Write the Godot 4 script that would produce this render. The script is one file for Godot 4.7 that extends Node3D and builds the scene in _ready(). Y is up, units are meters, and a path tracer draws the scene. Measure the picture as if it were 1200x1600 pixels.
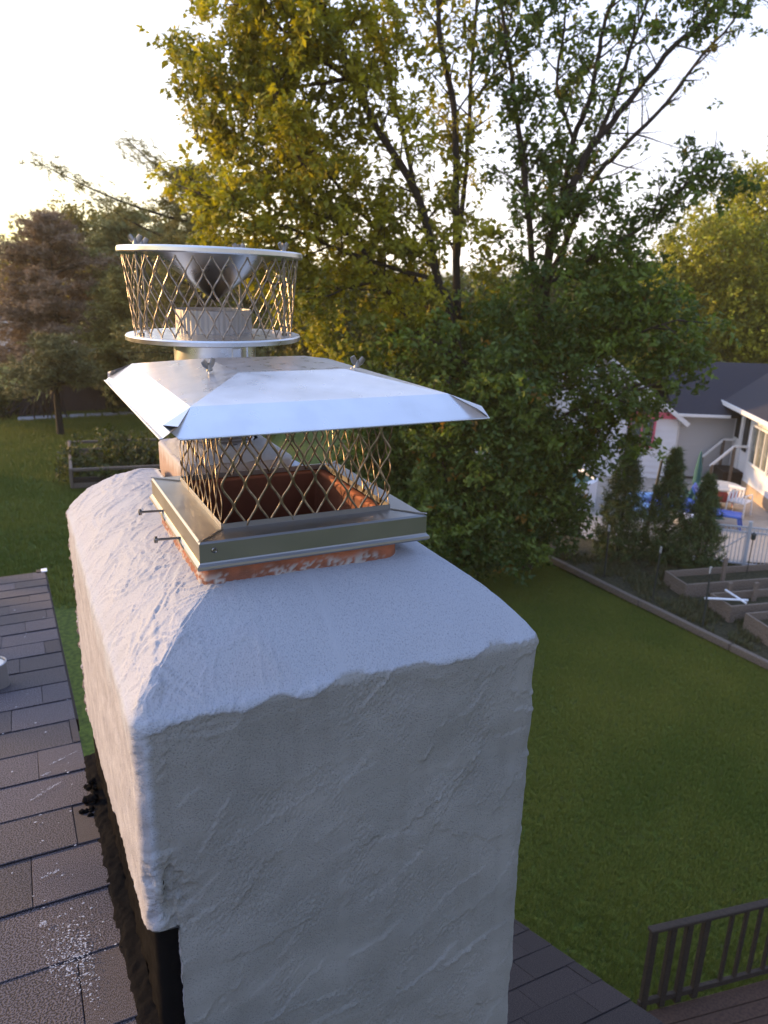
extends Node3D

# ---------------------------------------------------------------- mesh builder
class MB:
	var v := PackedVector3Array()
	var n := PackedVector3Array()
	var c := PackedColorArray()
	var t := PackedVector2Array()
	var idx := PackedInt32Array()
	var col := Color(1, 1, 1)
	func vert(p: Vector3, nn: Vector3, cc: Color, uv := Vector2.ZERO) -> int:
		v.append(p); n.append(nn); c.append(cc); t.append(uv)
		return v.size() - 1
	func tri(a: int, b: int, d: int) -> void:
		if (v[d] - v[a]).cross(v[b] - v[a]).dot(n[a] + n[b] + n[d]) < 0.0:
			idx.append(a); idx.append(d); idx.append(b)
		else:
			idx.append(a); idx.append(b); idx.append(d)
	func poly(pts: Array, out: Vector3) -> void:
		var nn: Vector3 = (pts[2] - pts[0]).cross(pts[1] - pts[0]).normalized()
		if nn.dot(out) < 0.0:
			nn = -nn
		var first := v.size()
		for p in pts:
			vert(p, nn, col)
		for i in range(1, pts.size() - 1):
			tri(first, first + i, first + i + 1)
	func box(xf: Transform3D, s: Vector3, bev := 0.0) -> void:
		var h := s * 0.5
		bev = minf(bev, minf(h.x, minf(h.y, h.z)) * 0.9)
		var ctr := xf.origin
		var ax := [xf.basis.x, xf.basis.y, xf.basis.z]
		var hs := [h.x, h.y, h.z]
		for i in 3:
			var j := (i + 1) % 3
			var k := (i + 2) % 3
			for sg in [-1.0, 1.0]:
				var o: Vector3 = ctr + ax[i] * hs[i] * sg
				var a: Vector3 = ax[j] * (hs[j] - bev)
				var b: Vector3 = ax[k] * (hs[k] - bev)
				poly([o - a - b, o + a - b, o + a + b, o - a + b], ax[i] * sg)
				if bev > 0.0:
					for sj in [-1.0, 1.0]:
						var p: Vector3 = ctr + ax[i] * hs[i] * sg + ax[j] * (hs[j] - bev) * sj
						var q: Vector3 = ctr + ax[i] * (hs[i] - bev) * sg + ax[j] * hs[j] * sj
						poly([p - b, p + b, q + b, q - b], ax[i] * sg + ax[j] * sj)
		if bev > 0.0:
			for sx in [-1.0, 1.0]:
				for sy in [-1.0, 1.0]:
					for sz in [-1.0, 1.0]:
						var e := Vector3(sx, sy, sz)
						var pp := []
						for i in 3:
							var q: Vector3 = ctr
							for k in 3:
								q += ax[k] * e[k] * (hs[k] - (0.0 if k == i else bev))
							pp.append(q)
						poly(pp, xf.basis * e)
	func beam(a: Vector3, b: Vector3, w: float, hh: float, bev := 0.0, up := Vector3.UP) -> void:
		var d := (b - a)
		var z := d.normalized()
		if absf(z.dot(up)) > 0.98:
			up = Vector3.RIGHT
		var x := up.cross(z).normalized()
		box(Transform3D(Basis(x, z.cross(x), z), (a + b) * 0.5), Vector3(w, hh, d.length()), bev)
	# rows x cols points, smooth
	func grid(p: PackedVector3Array, rows: int, cols: int, wrap: bool, outward: Callable, cc := PackedColorArray()) -> void:
		var first := v.size()
		for r in rows:
			for k in cols:
				var r0 := maxi(r - 1, 0)
				var r1 := mini(r + 1, rows - 1)
				var k0 := k - 1
				var k1 := k + 1
				if wrap:
					k0 = (k0 + cols) % cols
					k1 = k1 % cols
				else:
					k0 = maxi(k0, 0)
					k1 = mini(k1, cols - 1)
				var q := p[r * cols + k]
				var nn := (p[r1 * cols + k] - p[r0 * cols + k]).cross(p[r * cols + k1] - p[r * cols + k0])
				if nn.length_squared() < 1e-16:
					nn = outward.call(q)
				nn = nn.normalized()
				if nn.dot(outward.call(q)) < 0.0:
					nn = -nn
				vert(q, nn, cc[r * cols + k] if cc.size() else col)
		for r in rows - 1:
			for k in (cols if wrap else cols - 1):
				var k2 := (k + 1) % cols
				var a := first + r * cols + k
				var b := first + r * cols + k2
				var d := first + (r + 1) * cols + k2
				var e := first + (r + 1) * cols + k
				tri(a, b, d); tri(a, d, e)
	func tube(pts: Array, radii: Array, sides := 6, caps := true, squash := 1.0, side_axis := Vector3.ZERO) -> void:
		var m := pts.size()
		var first := v.size()
		var ref := Vector3(0.31, 0.2, 0.93)
		for i in m:
			var d: Vector3 = (pts[mini(i + 1, m - 1)] - pts[maxi(i - 1, 0)]).normalized()
			if side_axis != Vector3.ZERO:
				ref = side_axis
			var x := (ref - d * ref.dot(d)).normalized()
			ref = x
			var y := d.cross(x)
			for k in sides:
				var a := TAU * k / sides
				var o := x * cos(a) * squash + y * sin(a)
				vert(pts[i] + o * radii[i], (x * cos(a) + y * sin(a) * squash).normalized(), col)
		for i in m - 1:
			for k in sides:
				var a := first + i * sides + k
				var b := first + i * sides + (k + 1) % sides
				tri(a, b, b + sides); tri(a, b + sides, a + sides)
		if caps:
			for e in [0, m - 1]:
				var ring := []
				for k in sides:
					ring.append(v[first + e * sides + k])
				var dd: Vector3 = pts[e] - pts[1 if e == 0 else m - 2]
				poly(ring, dd)
	# profile: Array of Vector2(r, y); sharp: flat normals between profile points
	func lathe(o: Vector3, prof: Array, segs := 32, b := Basis()) -> void:
		for i in prof.size() - 1:
			var p: Vector2 = prof[i]
			var q: Vector2 = prof[i + 1]
			var dd := q - p
			var nr := Vector2(dd.y, -dd.x).normalized()
			var first := v.size()
			for k in segs:
				var a := TAU * k / segs
				var e := Vector3(cos(a), 0, sin(a))
				var nn := (e * nr.x + Vector3.UP * nr.y)
				vert(o + b * (e * p.x + Vector3.UP * p.y), b * nn, col)
				vert(o + b * (e * q.x + Vector3.UP * q.y), b * nn, col)
			for k in segs:
				var a := first + k * 2
				var d := first + ((k + 1) % segs) * 2
				tri(a, d, d + 1); tri(a, d + 1, a + 1)
	func mesh() -> ArrayMesh:
		var a := []
		a.resize(Mesh.ARRAY_MAX)
		a[Mesh.ARRAY_VERTEX] = v
		a[Mesh.ARRAY_NORMAL] = n
		a[Mesh.ARRAY_COLOR] = c
		a[Mesh.ARRAY_TEX_UV] = t
		a[Mesh.ARRAY_INDEX] = idx
		var m := ArrayMesh.new()
		m.add_surface_from_arrays(Mesh.PRIMITIVE_TRIANGLES, a)
		return m

# ---------------------------------------------------------------- scene helpers
var M := {}
var used := {}
var rng := RandomNumberGenerator.new()
const YAW := 0.4586
const O := Vector3(-0.3258, 0.0, -1.2767)

func numbered(s: String) -> String:
	if not used.has(s):
		used[s] = 0
		return s
	used[s] += 1
	return "%s_%03d" % [s, used[s]]

func thing(called: String, label: String, category: String, at := Vector3.ZERO, turn := 0.0, group := "") -> Node3D:
	var o := Node3D.new()
	o.name = numbered(called)
	add_child(o)
	o.position = at
	o.rotation.y = turn
	o.set_meta("label", label)
	o.set_meta("category", category)
	if group:
		o.set_meta("group", group)
	return o

func obj(called: String, mesh, mat: Material, parent: Node = self) -> MeshInstance3D:
	var o := MeshInstance3D.new()
	o.name = called
	o.mesh = mesh.mesh() if mesh is MB else mesh
	o.material_override = mat
	parent.add_child(o, true)
	return o

func struct(called: String, mesh, mat: Material) -> MeshInstance3D:
	var o := obj(called, mesh, mat)
	o.set_meta("kind", "structure")
	return o

func dup(o: Node3D, at: Vector3, turn: float, label := "") -> Node3D:
	var r: Node3D = o.duplicate()
	r.name = numbered(String(o.name).rstrip("0123456789").trim_suffix("_"))
	add_child(r)
	r.position = at
	r.rotation.y = turn
	if label:
		r.set_meta("label", label)
	return r

func lin(r: float, g: float, b: float) -> Color:
	return Color(r, g, b).linear_to_srgb()

func noise(freq: float, sd: int, oct := 3, type := FastNoiseLite.TYPE_SIMPLEX) -> FastNoiseLite:
	var f := FastNoiseLite.new()
	f.noise_type = type
	f.seed = sd
	f.frequency = freq
	f.fractal_octaves = oct
	if oct <= 1:
		f.fractal_type = FastNoiseLite.FRACTAL_NONE
	return f

func noise_tex(freq: float, sd: int, oct: int, size := 512, ramp := [], type := FastNoiseLite.TYPE_SIMPLEX) -> NoiseTexture2D:
	var tx := NoiseTexture2D.new()
	tx.width = size
	tx.height = size
	tx.seamless = true
	tx.noise = noise(freq, sd, oct, type)
	if ramp.size():
		var g := Gradient.new()
		g.offsets = PackedFloat32Array(ramp[0])
		var cs := PackedColorArray()
		for q in ramp[1]:
			cs.append(q)
		g.colors = cs
		tx.color_ramp = g
	return tx

func mat(called: String, c: Color, rough := 0.8, metal := 0.0) -> StandardMaterial3D:
	var m := StandardMaterial3D.new()
	m.resource_name = called
	m.albedo_color = c
	m.roughness = rough
	m.metallic = metal
	M[called] = m
	return m

func tri(m: StandardMaterial3D, scale: float) -> StandardMaterial3D:
	m.uv1_triplanar = true
	m.uv1_scale = Vector3.ONE * scale
	return m

func bump(m: StandardMaterial3D, tx: Texture2D, cm: float) -> StandardMaterial3D:
	m.heightmap_enabled = true
	m.heightmap_texture = tx
	m.heightmap_scale = cm
	return m

func tint(m: StandardMaterial3D, tx: Texture2D) -> StandardMaterial3D:
	m.albedo_texture = tx
	return m

func vcol(m: StandardMaterial3D) -> StandardMaterial3D:
	m.vertex_color_use_as_albedo = true
	return m

func multi(called: String, mesh: Mesh, m: Material, xf: Array, cs: Array, parent: Node, stuff := true) -> void:
	if xf.is_empty():
		return
	var mm := MultiMesh.new()
	mm.transform_format = MultiMesh.TRANSFORM_3D
	mm.use_colors = true
	mm.mesh = mesh
	mm.instance_count = xf.size()
	for i in xf.size():
		mm.set_instance_transform(i, xf[i])
		mm.set_instance_color(i, cs[i])
	var o := MultiMeshInstance3D.new()
	o.name = called
	o.multimesh = mm
	o.material_override = m
	if stuff:
		o.set_meta("kind", "stuff")
	parent.add_child(o, true)

func ss(a: float, b: float, x: float) -> float:
	return smoothstep(a, b, x)

func rdir() -> Vector3:
	return Vector3(rng.randfn(), rng.randfn(), rng.randfn()).normalized()

func rbasis(s: float) -> Basis:
	return Basis(rdir(), rng.randf() * TAU).scaled(Vector3.ONE * s)

# ================================================================ ready
func _ready() -> void:
	rng.seed = 20240611
	setup_light()
	materials()
	ground()
	house()
	chimney()
	front_cap()
	round_cap()
	vent_and_deck()
	leaf_meshes()
	big_trees()
	left_garden()
	right_garden()
	neighbour_house()
	far_trees()

func setup_light() -> void:
	var cam := Camera3D.new()
	cam.name = "camera"
	cam.keep_aspect = Camera3D.KEEP_HEIGHT
	var p := 0.304
	var roll := 0.0261
	var right0 := Vector3(1, 0, 0)
	var up0 := Vector3(0, cos(p), -sin(p))
	var fwd := Vector3(0, -sin(p), -cos(p))
	var right := right0 * cos(roll) + up0 * sin(roll)
	var up := -right0 * sin(roll) + up0 * cos(roll)
	cam.transform = Transform3D(Basis(right, up, -fwd), Vector3(0, 6.5, 0))
	var at := CameraAttributesPhysical.new()
	at.frustum_focal_length = 18.0
	at.frustum_focus_distance = 1.65
	at.exposure_aperture = 4.2
	at.frustum_near = 0.05
	at.frustum_far = 1000.0
	cam.attributes = at
	cam.fov = 67.38
	cam.near = 0.05
	cam.far = 1000.0
	add_child(cam)
	cam.current = true

	var az := deg_to_rad(73.0)
	var el := deg_to_rad(9.5)
	var sun_dir := Vector3(-sin(az) * cos(el), sin(el), -cos(az) * cos(el))
	var sun := DirectionalLight3D.new()
	sun.name = "sun"
	sun.light_color = Color(1.0, 0.80, 0.55)
	sun.light_energy = 1.6
	sun.light_angular_distance = 0.6
	sun.shadow_enabled = true
	sun.transform = Transform3D(Basis.looking_at(-sun_dir, Vector3.UP), Vector3(-20, 12, -10))
	add_child(sun)

	# the evening sky: pale warm glow round the sun, bluer with height and away from it
	var w := 512
	var h := 256
	var img := Image.create(w, h, false, Image.FORMAT_RGBAF)
	var cl := noise(1.6, 5, 4)
	for j in h:
		var el2 := (0.5 - (j + 0.5) / h) * PI
		for i in w:
			# panorama: u=0 looks along -z, growing to the right (+x)
			var a := (i + 0.5) / w * TAU
			var d := Vector3(sin(a) * cos(el2), sin(el2), -cos(a) * cos(el2))
			var y := maxf(d.y, 0.0)
			var k := pow(1.0 - y, 2.6)
			var zen := Vector3(0.43, 0.60, 1.05)
			var hor := Vector3(1.02, 1.0, 1.02)
			var cc := zen.lerp(hor, k)
			var g := maxf(0.0, d.dot(sun_dir))
			cc += Vector3(0.85, 0.66, 0.38) * pow(g, 4.0) + Vector3(2.0, 1.5, 0.8) * pow(g, 34.0)
			cc += Vector3(0.30, 0.17, 0.0) * pow(1.0 - y, 7.0) * ss(-0.3, 0.5, d.dot(sun_dir))
			cc *= lerpf(0.66, 1.3, ss(-0.8, 0.35, d.dot(sun_dir)))
			cc.z *= 1.0 - 0.52 * pow(1.0 - y, 8.0) * ss(0.15, 0.75, d.dot(sun_dir))
			var cn := cl.get_noise_3d(d.x * 1.4, d.y * 4.0, d.z * 1.4)
			cc *= 1.0 + 0.05 * cn
			if d.y < 0.0:
				cc = Vector3(0.2, 0.21, 0.19)
			img.set_pixel(i, j, Color(cc.x, cc.y, cc.z))
	var pano := PanoramaSkyMaterial.new()
	pano.panorama = ImageTexture.create_from_image(img)
	var sky := Sky.new()
	sky.sky_material = pano
	var e := Environment.new()
	e.background_mode = Environment.BG_SKY
	e.sky = sky
	e.background_energy_multiplier = 1.0
	e.tonemap_mode = Environment.TONE_MAPPER_LINEAR
	e.tonemap_exposure = 1.44
	e.fog_enabled = true
	e.fog_density = 0.0007
	e.fog_light_color = Color(1.0, 0.92, 0.74)
	e.sdfgi_enabled = true
	e.ssao_enabled = true
	e.ssil_enabled = true
	var we := WorldEnvironment.new()
	we.name = "world_environment"
	we.environment = e
	add_child(we)

func materials() -> void:
	var sand := noise_tex(0.09, 11, 4, 1024)
	var grit := noise_tex(0.25, 12, 2, 1024)
	var blotch := noise_tex(0.012, 13, 5, 512, [[0.0, 0.5, 1.0], [Color(0.93, 0.93, 0.92), Color(0.97, 0.97, 0.97), Color(1, 1, 1)]])
	M.grit = grit
	M.sand = sand
	# stucco: colour comes from the coats (vertex colours), the grain from the relief
	var m := vcol(mat("stucco", Color.WHITE, 0.92))
	tri(m, 2.6)
	bump(m, noise_tex(0.075, 14, 2, 1024, [[0.0, 0.15, 0.22, 0.5, 1.0], [Color(0, 0, 0), Color(0.2, 0.2, 0.2), Color(0.72, 0.72, 0.72), Color(0.86, 0.86, 0.86), Color(1, 1, 1)]]), 0.09)
	tint(m, noise_tex(0.075, 14, 2, 1024, [[0.0, 0.15, 0.22, 1.0], [Color(0.60, 0.60, 0.61), Color(0.84, 0.84, 0.85), Color(0.97, 0.97, 0.97), Color(1, 1, 1)]]))
	# metals
	var smear := noise_tex(0.012, 21, 5, 512, [[0.0, 1.0], [Color(0.24, 0.24, 0.24), Color(0.38, 0.38, 0.38)]])
	var dent := noise_tex(0.006, 22, 2, 512)
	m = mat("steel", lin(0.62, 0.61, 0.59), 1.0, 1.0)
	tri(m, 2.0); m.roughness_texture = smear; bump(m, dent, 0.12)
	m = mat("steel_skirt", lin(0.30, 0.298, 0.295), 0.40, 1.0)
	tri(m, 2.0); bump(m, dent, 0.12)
	var tarn := noise_tex(0.02, 24, 5, 512, [[0.0, 0.5, 1.0], [Color(0.62, 0.56, 0.5), Color(0.85, 0.82, 0.78), Color(1, 1, 1)]])
	m = mat("steel_lid", lin(0.66, 0.65, 0.65), 1.0, 1.0)
	tri(m, 1.3); bump(m, dent, 0.14); tint(m, noise_tex(0.015, 25, 5, 512, [[0.0, 0.45, 1.0], [Color(0.94, 0.94, 0.935), Color(0.98, 0.98, 0.98), Color(1, 1, 1)]]))
	m.roughness_texture = noise_tex(0.03, 27, 5, 512, [[0.0, 0.35, 0.6, 1.0], [Color(0.26, 0.26, 0.26), Color(0.285, 0.285, 0.285), Color(0.32, 0.32, 0.32), Color(0.35, 0.35, 0.35)]])
	m = mat("wire", lin(0.40, 0.345, 0.27), 0.34, 1.0)
	tri(m, 5.0); tint(m, tarn)
	m = mat("wire_grey", lin(0.40, 0.37, 0.345), 0.34, 1.0)
	tri(m, 5.0); tint(m, tarn)
	mat("bolt", lin(0.22, 0.21, 0.20), 0.35, 1.0)
	# clay, mortar, tar
	m = vcol(mat("clay", Color.WHITE, 0.85))
	tri(m, 4.0); bump(m, sand, 0.1); tint(m, blotch)
	m = mat("mortar", lin(0.42, 0.40, 0.38), 0.95)
	tri(m, 4.0); bump(m, sand, 0.4); tint(m, blotch)
	m = mat("tar", lin(0.007, 0.0065, 0.0065), 0.9)
	m.metallic_specular = 0.12
	tri(m, 3.0); bump(m, noise_tex(0.02, 31, 3, 512), 0.12)
	mat("white_spatter", lin(0.34, 0.36, 0.41), 0.95)
	# shingles
	var gran := noise_tex(0.04, 41, 3, 1024, [[0.0, 0.36, 0.47, 0.57, 0.7], [Color(0.10, 0.11, 0.12), Color(0.42, 0.39, 0.42), Color(0.66, 0.62, 0.66), Color(1, 0.97, 1), Color(1, 1, 1)]])
	for k in 4:
		var b: float = [0.074, 0.096, 0.060, 0.084][k]
		m = mat("shingle_%d" % k, lin(b * 0.97, b * 0.92, b * 1.13), 0.8)
		tri(m, 3.5); m.uv1_offset = Vector3(k * 0.37, k * 0.21, k * 0.53); tint(m, gran); bump(m, gran, 0.12)
	for k in 3:
		var b: float = [0.034, 0.039, 0.030][k]
		m = mat("low_shingle_%d" % k, lin(b * 1.35, b * 0.98, b * 0.88), 0.85)
		tri(m, 3.0); m.uv1_offset = Vector3(k * 0.37, k * 0.21, k * 0.53); tint(m, gran); bump(m, gran, 0.12)
	m = mat("far_roof", lin(0.034, 0.034, 0.046), 0.9)
	tri(m, 0.8); tint(m, gran)
	mat("white_trim", lin(0.72, 0.72, 0.72), 0.6)
	mat("white_siding", lin(0.72, 0.74, 0.78), 0.7)
	mat("grey_siding", lin(0.42, 0.42, 0.42), 0.7)
	mat("beige_siding", lin(0.4, 0.37, 0.33), 0.7)
	mat("pink_trim", lin(0.55, 0.11, 0.17), 0.7)
	mat("foundation", lin(0.42, 0.33, 0.24), 0.9)
	mat("dark_shutter", lin(0.025, 0.025, 0.025), 0.6)
	m = mat("window_glass", Color(0.55, 0.6, 0.6, 0.18), 0.05)
	m.transparency = BaseMaterial3D.TRANSPARENCY_ALPHA
	mat("room_dark", lin(0.05, 0.05, 0.045), 0.9)
	mat("curtain", lin(0.3, 0.28, 0.24), 0.9)
	# wood
	var grain := noise_tex(0.02, 51, 5, 512, [[0.0, 0.5, 1.0], [Color(0.6, 0.57, 0.54), Color(0.85, 0.83, 0.8), Color(1, 1, 1)]])
	for a in [["weathered_wood", 0.2, 0.165, 0.135], ["deck_wood", 0.085, 0.044, 0.027], ["rail_wood", 0.042, 0.028, 0.018], ["shed_wood", 0.10, 0.065, 0.06], ["bed_wood", 0.26, 0.21, 0.17]]:
		m = mat(a[0], lin(a[1], a[2], a[3]), 0.85)
		tri(m, 2.5); tint(m, grain); bump(m, grit, 0.06)
	m = vcol(mat("bark", Color.WHITE, 0.95))
	tri(m, 2.0); tint(m, noise_tex(0.03, 61, 4, 512, [[0.0, 1.0], [Color(0.5, 0.5, 0.5), Color(1, 1, 1)]])); bump(m, noise_tex(0.04, 62, 4, 512), 1.2)
	# leaves
	m = vcol(mat("leaf", Color.WHITE, 0.55))
	m.backlight_enabled = true
	m.backlight = Color(0.95, 0.95, 0.7)
	m = vcol(mat("needle", Color.WHITE, 0.7))
	m.backlight_enabled = true
	m.backlight = Color(0.45, 0.45, 0.4)
	m = vcol(mat("grass_blade", Color.WHITE, 0.7))
	m.backlight_enabled = true
	m.backlight = Color(0.5, 0.5, 0.35)
	# ground
	m = mat("lawn", lin(0.115, 0.165, 0.016), 0.95)
	m.uv1_world_triplanar = true
	tri(m, 0.35)
	tint(m, noise_tex(0.02, 71, 6, 1024, [[0.0, 0.45, 0.7, 1.0], [Color(0.62, 0.66, 0.5), Color(0.85, 0.87, 0.75), Color(1, 1, 0.95), Color(1, 0.95, 0.8)]]))
	bump(m, noise_tex(0.12, 72, 3, 1024), 4.0)
	m = mat("soil", lin(0.075, 0.062, 0.034), 0.95)
	tri(m, 0.5); tint(m, noise_tex(0.03, 73, 5, 512, [[0.0, 0.5, 1.0], [Color(0.5, 0.55, 0.4), Color(0.8, 0.85, 0.65), Color(1, 1, 1)]])); bump(m, sand, 3.0)
	m = mat("concrete", lin(0.36, 0.33, 0.29), 0.9)
	tri(m, 0.6); tint(m, blotch)
	mat("path_stone", lin(0.34, 0.33, 0.34), 0.9)
	mat("white_plastic", lin(0.74, 0.75, 0.78), 0.4)
	mat("white_metal", lin(0.4, 0.41, 0.43), 0.45)
	mat("teal_fabric", lin(0.015, 0.085, 0.09), 0.8)
	mat("blue_plastic", lin(0.03, 0.09, 0.42), 0.4)
	mat("pale_blue", lin(0.25, 0.42, 0.7), 0.5)
	mat("red_paint", lin(0.33, 0.05, 0.04), 0.6)
	mat("steel_post", lin(0.03, 0.035, 0.03), 0.6)
	mat("post_tip", lin(0.5, 0.48, 0.45), 0.6)
	mat("galvanised", lin(0.34, 0.33, 0.33), 0.45, 0.6)
	mat("pvc_rim", lin(0.55, 0.52, 0.46), 0.6)
	mat("dark_inside", lin(0.01, 0.01, 0.01), 1.0)
	mat("car_white", lin(0.62, 0.62, 0.64), 0.3)
	mat("tyre", lin(0.015, 0.015, 0.015), 0.9)

func ground() -> void:
	var b := MB.new()
	var nn := noise(0.03, 90, 2)
	var pts := PackedVector3Array()
	var k := 81
	for j in k:
		for i in k:
			var x := (i / 80.0 - 0.5)
			var z := (j / 80.0 - 0.5)
			x = signf(x) * pow(absf(x) * 2.0, 2.2) * 115.0
			z = signf(z) * pow(absf(z) * 2.0, 2.2) * 115.0 - 20.0
			pts.append(Vector3(x, nn.get_noise_2d(x, z) * 0.12 - 0.02, z))
	b.grid(pts, k, k, false, func(_q): return Vector3.UP)
	struct("ground", b, M.lawn)
	# neighbour's garden soil and patio, each a sheet above the one below
	b = MB.new()
	b.poly([Vector3(4.22, 0.11, -16.8), Vector3(6.9, 0.11, -12.0), Vector3(11, 0.11, -5), Vector3(30, 0.11, -5), Vector3(30, 0.11, -17.0), Vector3(8.0, 0.11, -17.2), Vector3(3.2, 0.11, -19.5)], Vector3.UP)
	struct("garden_ground", b, M.soil)
	b = MB.new()
	b.poly([Vector3(7.3, 0.13, -17.1), Vector3(30, 0.13, -16.8), Vector3(30, 0.13, -40), Vector3(3.0, 0.13, -40), Vector3(3.6, 0.13, -19.6)], Vector3.UP)
	struct("patio_pavement", b, M.concrete)
	b = MB.new()
	for i in 7:
		var p := Vector3(-15.5 + i * 0.62, 0.06, -32.6 - i * 0.3)
		b.box(Transform3D(Basis(Vector3.UP, 0.45 + rng.randf_range(-0.1, 0.1)), p), Vector3(0.64, 0.1, 0.62), 0.03)
	struct("stone_path", b, M.path_stone)
	# grass blades
	var tuft := MB.new()
	for i in 5:
		var a := rng.randf() * TAU
		var o := Vector3(cos(a), 0, sin(a)) * 0.018
		var side := Vector3(-sin(a), 0, cos(a)) * 0.0045
		var tip := o * rng.randf_range(1.2, 3.2) + Vector3.UP * rng.randf_range(0.035, 0.065)
		tuft.poly([o - side, o + side, tip], Vector3(cos(a), 0.6, sin(a)))
	var tm := tuft.mesh()
	var clump := noise(0.5, 91, 3)
	var xf := []
	var cs := []
	for z in [[1.2, 7.2, -17.5, -5.0, 190000, 0.85], [-20.0, -4.5, -36.0, -14.0, 90000, 2.0]]:
		for i in z[4]:
			var x := rng.randf_range(z[0], z[1])
			var y := rng.randf_range(z[2], z[3])
			if z[0] > 0 and x - 4.16 > (y + 16.82) * 0.5636 - 0.05:
				continue
			var s: float = z[5] * rng.randf_range(0.7, 1.3)
			xf.append(Transform3D(Basis(Vector3.UP, rng.randf() * TAU).scaled(Vector3(s, s * rng.randf_range(0.7, 1.2), s)), Vector3(x, nn.get_noise_2d(x, y) * 0.12 - 0.025, y)))
			var q := clump.get_noise_2d(x, y) * 0.35 + clump.get_noise_2d(x * 0.25 + 30.0, y * 0.25) * 0.5 + 0.5 + rng.randf_range(-0.25, 0.25)
			var cc := Color(0.098, 0.138, 0.013).lerp(Color(0.185, 0.20, 0.028), clampf(q, 0, 1))
			if rng.randf() < 0.01:
				cc = Color(0.12, 0.13, 0.06)
			cs.append(cc)
	var g := Node3D.new()
	multi("lawn_grass", tm, M.grass_blade, xf, cs, self)
	var gi := get_child(get_child_count() - 1)
	gi.set_meta("label", "short mown green grass blades covering both lawns")
	gi.set_meta("category", "grass")
	g.free()

# ---------------------------------------------------------------- own house
func shingle_mesh(w: float, l: float, th: float) -> ArrayMesh:
	var b := MB.new()
	b.box(Transform3D(Basis(), Vector3(0, th * 0.5, 0)), Vector3(w, th, l), 0.0016)
	return b.mesh()

func lay_shingles(parent: Node3D, u0: float, u1: float, b0: float, b1: float, hfun: Callable, slope: float, w: float, expo: float, names: Array, limit_u: float, mirror := 1.0) -> void:
	var down := Vector3(0, -slope, -1).normalized()
	var nrm := Vector3(1, 0, 0).cross(down) * -1.0
	if nrm.y < 0:
		nrm = -nrm
	var tilt := -0.0022
	var kinds := []
	for k in 3:
		kinds.append(shingle_mesh(w - [0.0013, 0.002, 0.0016][k], expo * 1.22, [0.0026, 0.0034, 0.0042][k]))
	var rest := {}
	var row := 0
	var b := b0
	while b < b1:
		var off := fmod(row * 0.37, 1.0) * w
		var u := u0 - off * mirror
		var i := 0
		while (u < u1 if mirror > 0 else u > u1):
			var ua := u
			var ub := u + w * mirror
			var lo := maxf(minf(ua, ub), minf(u0, u1))
			var hi := minf(maxf(ua, ub), maxf(u0, u1))
			if hi - lo > 0.02:
				var bc := b + expo * 0.5 - expo * 0.11
				var at := Vector3((lo + hi) * 0.5, hfun.call(bc), -bc) + nrm * (0.008 + rng.randf_range(-0.0012, 0.0012))
				var bs := Basis(Vector3(1, 0, 0), nrm, Vector3(1, 0, 0).cross(nrm))
				bs = bs * Basis(Vector3(1, 0, 0), tilt / expo * 2.0) * Basis(Vector3.UP, rng.randf_range(-0.004, 0.004))
				var sc := (hi - lo - 0.002) / (w - 0.0026)
				var xf := Transform3D(bs * Basis.from_scale(Vector3(sc, 1, 1)), at)
				var mk: String = names[rng.randi() % names.size()]
				if (absf(at.x - u0) < limit_u):
					var o := obj("shingle", kinds[rng.randi() % 3], M[mk], parent)
					o.transform = xf
				else:
					if not rest.has(mk):
						rest[mk] = MB.new()
					rest[mk].box(xf * Transform3D(Basis(), Vector3(0, 0.003, 0)), Vector3(w - 0.004, 0.006, expo * 1.2), 0.0)
			u += w * mirror
			i += 1
		row += 1
		b += expo
	for mk in rest:
		var o := obj("far_shingles", rest[mk], M[mk], parent)
		o.set_meta("kind", "stuff")

func roof_h(b: float) -> float:
	return 5.1 - 0.17 * b

func low_h(b: float) -> float:
	return 2.7 + 0.385 * (1.69 - b)

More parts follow.
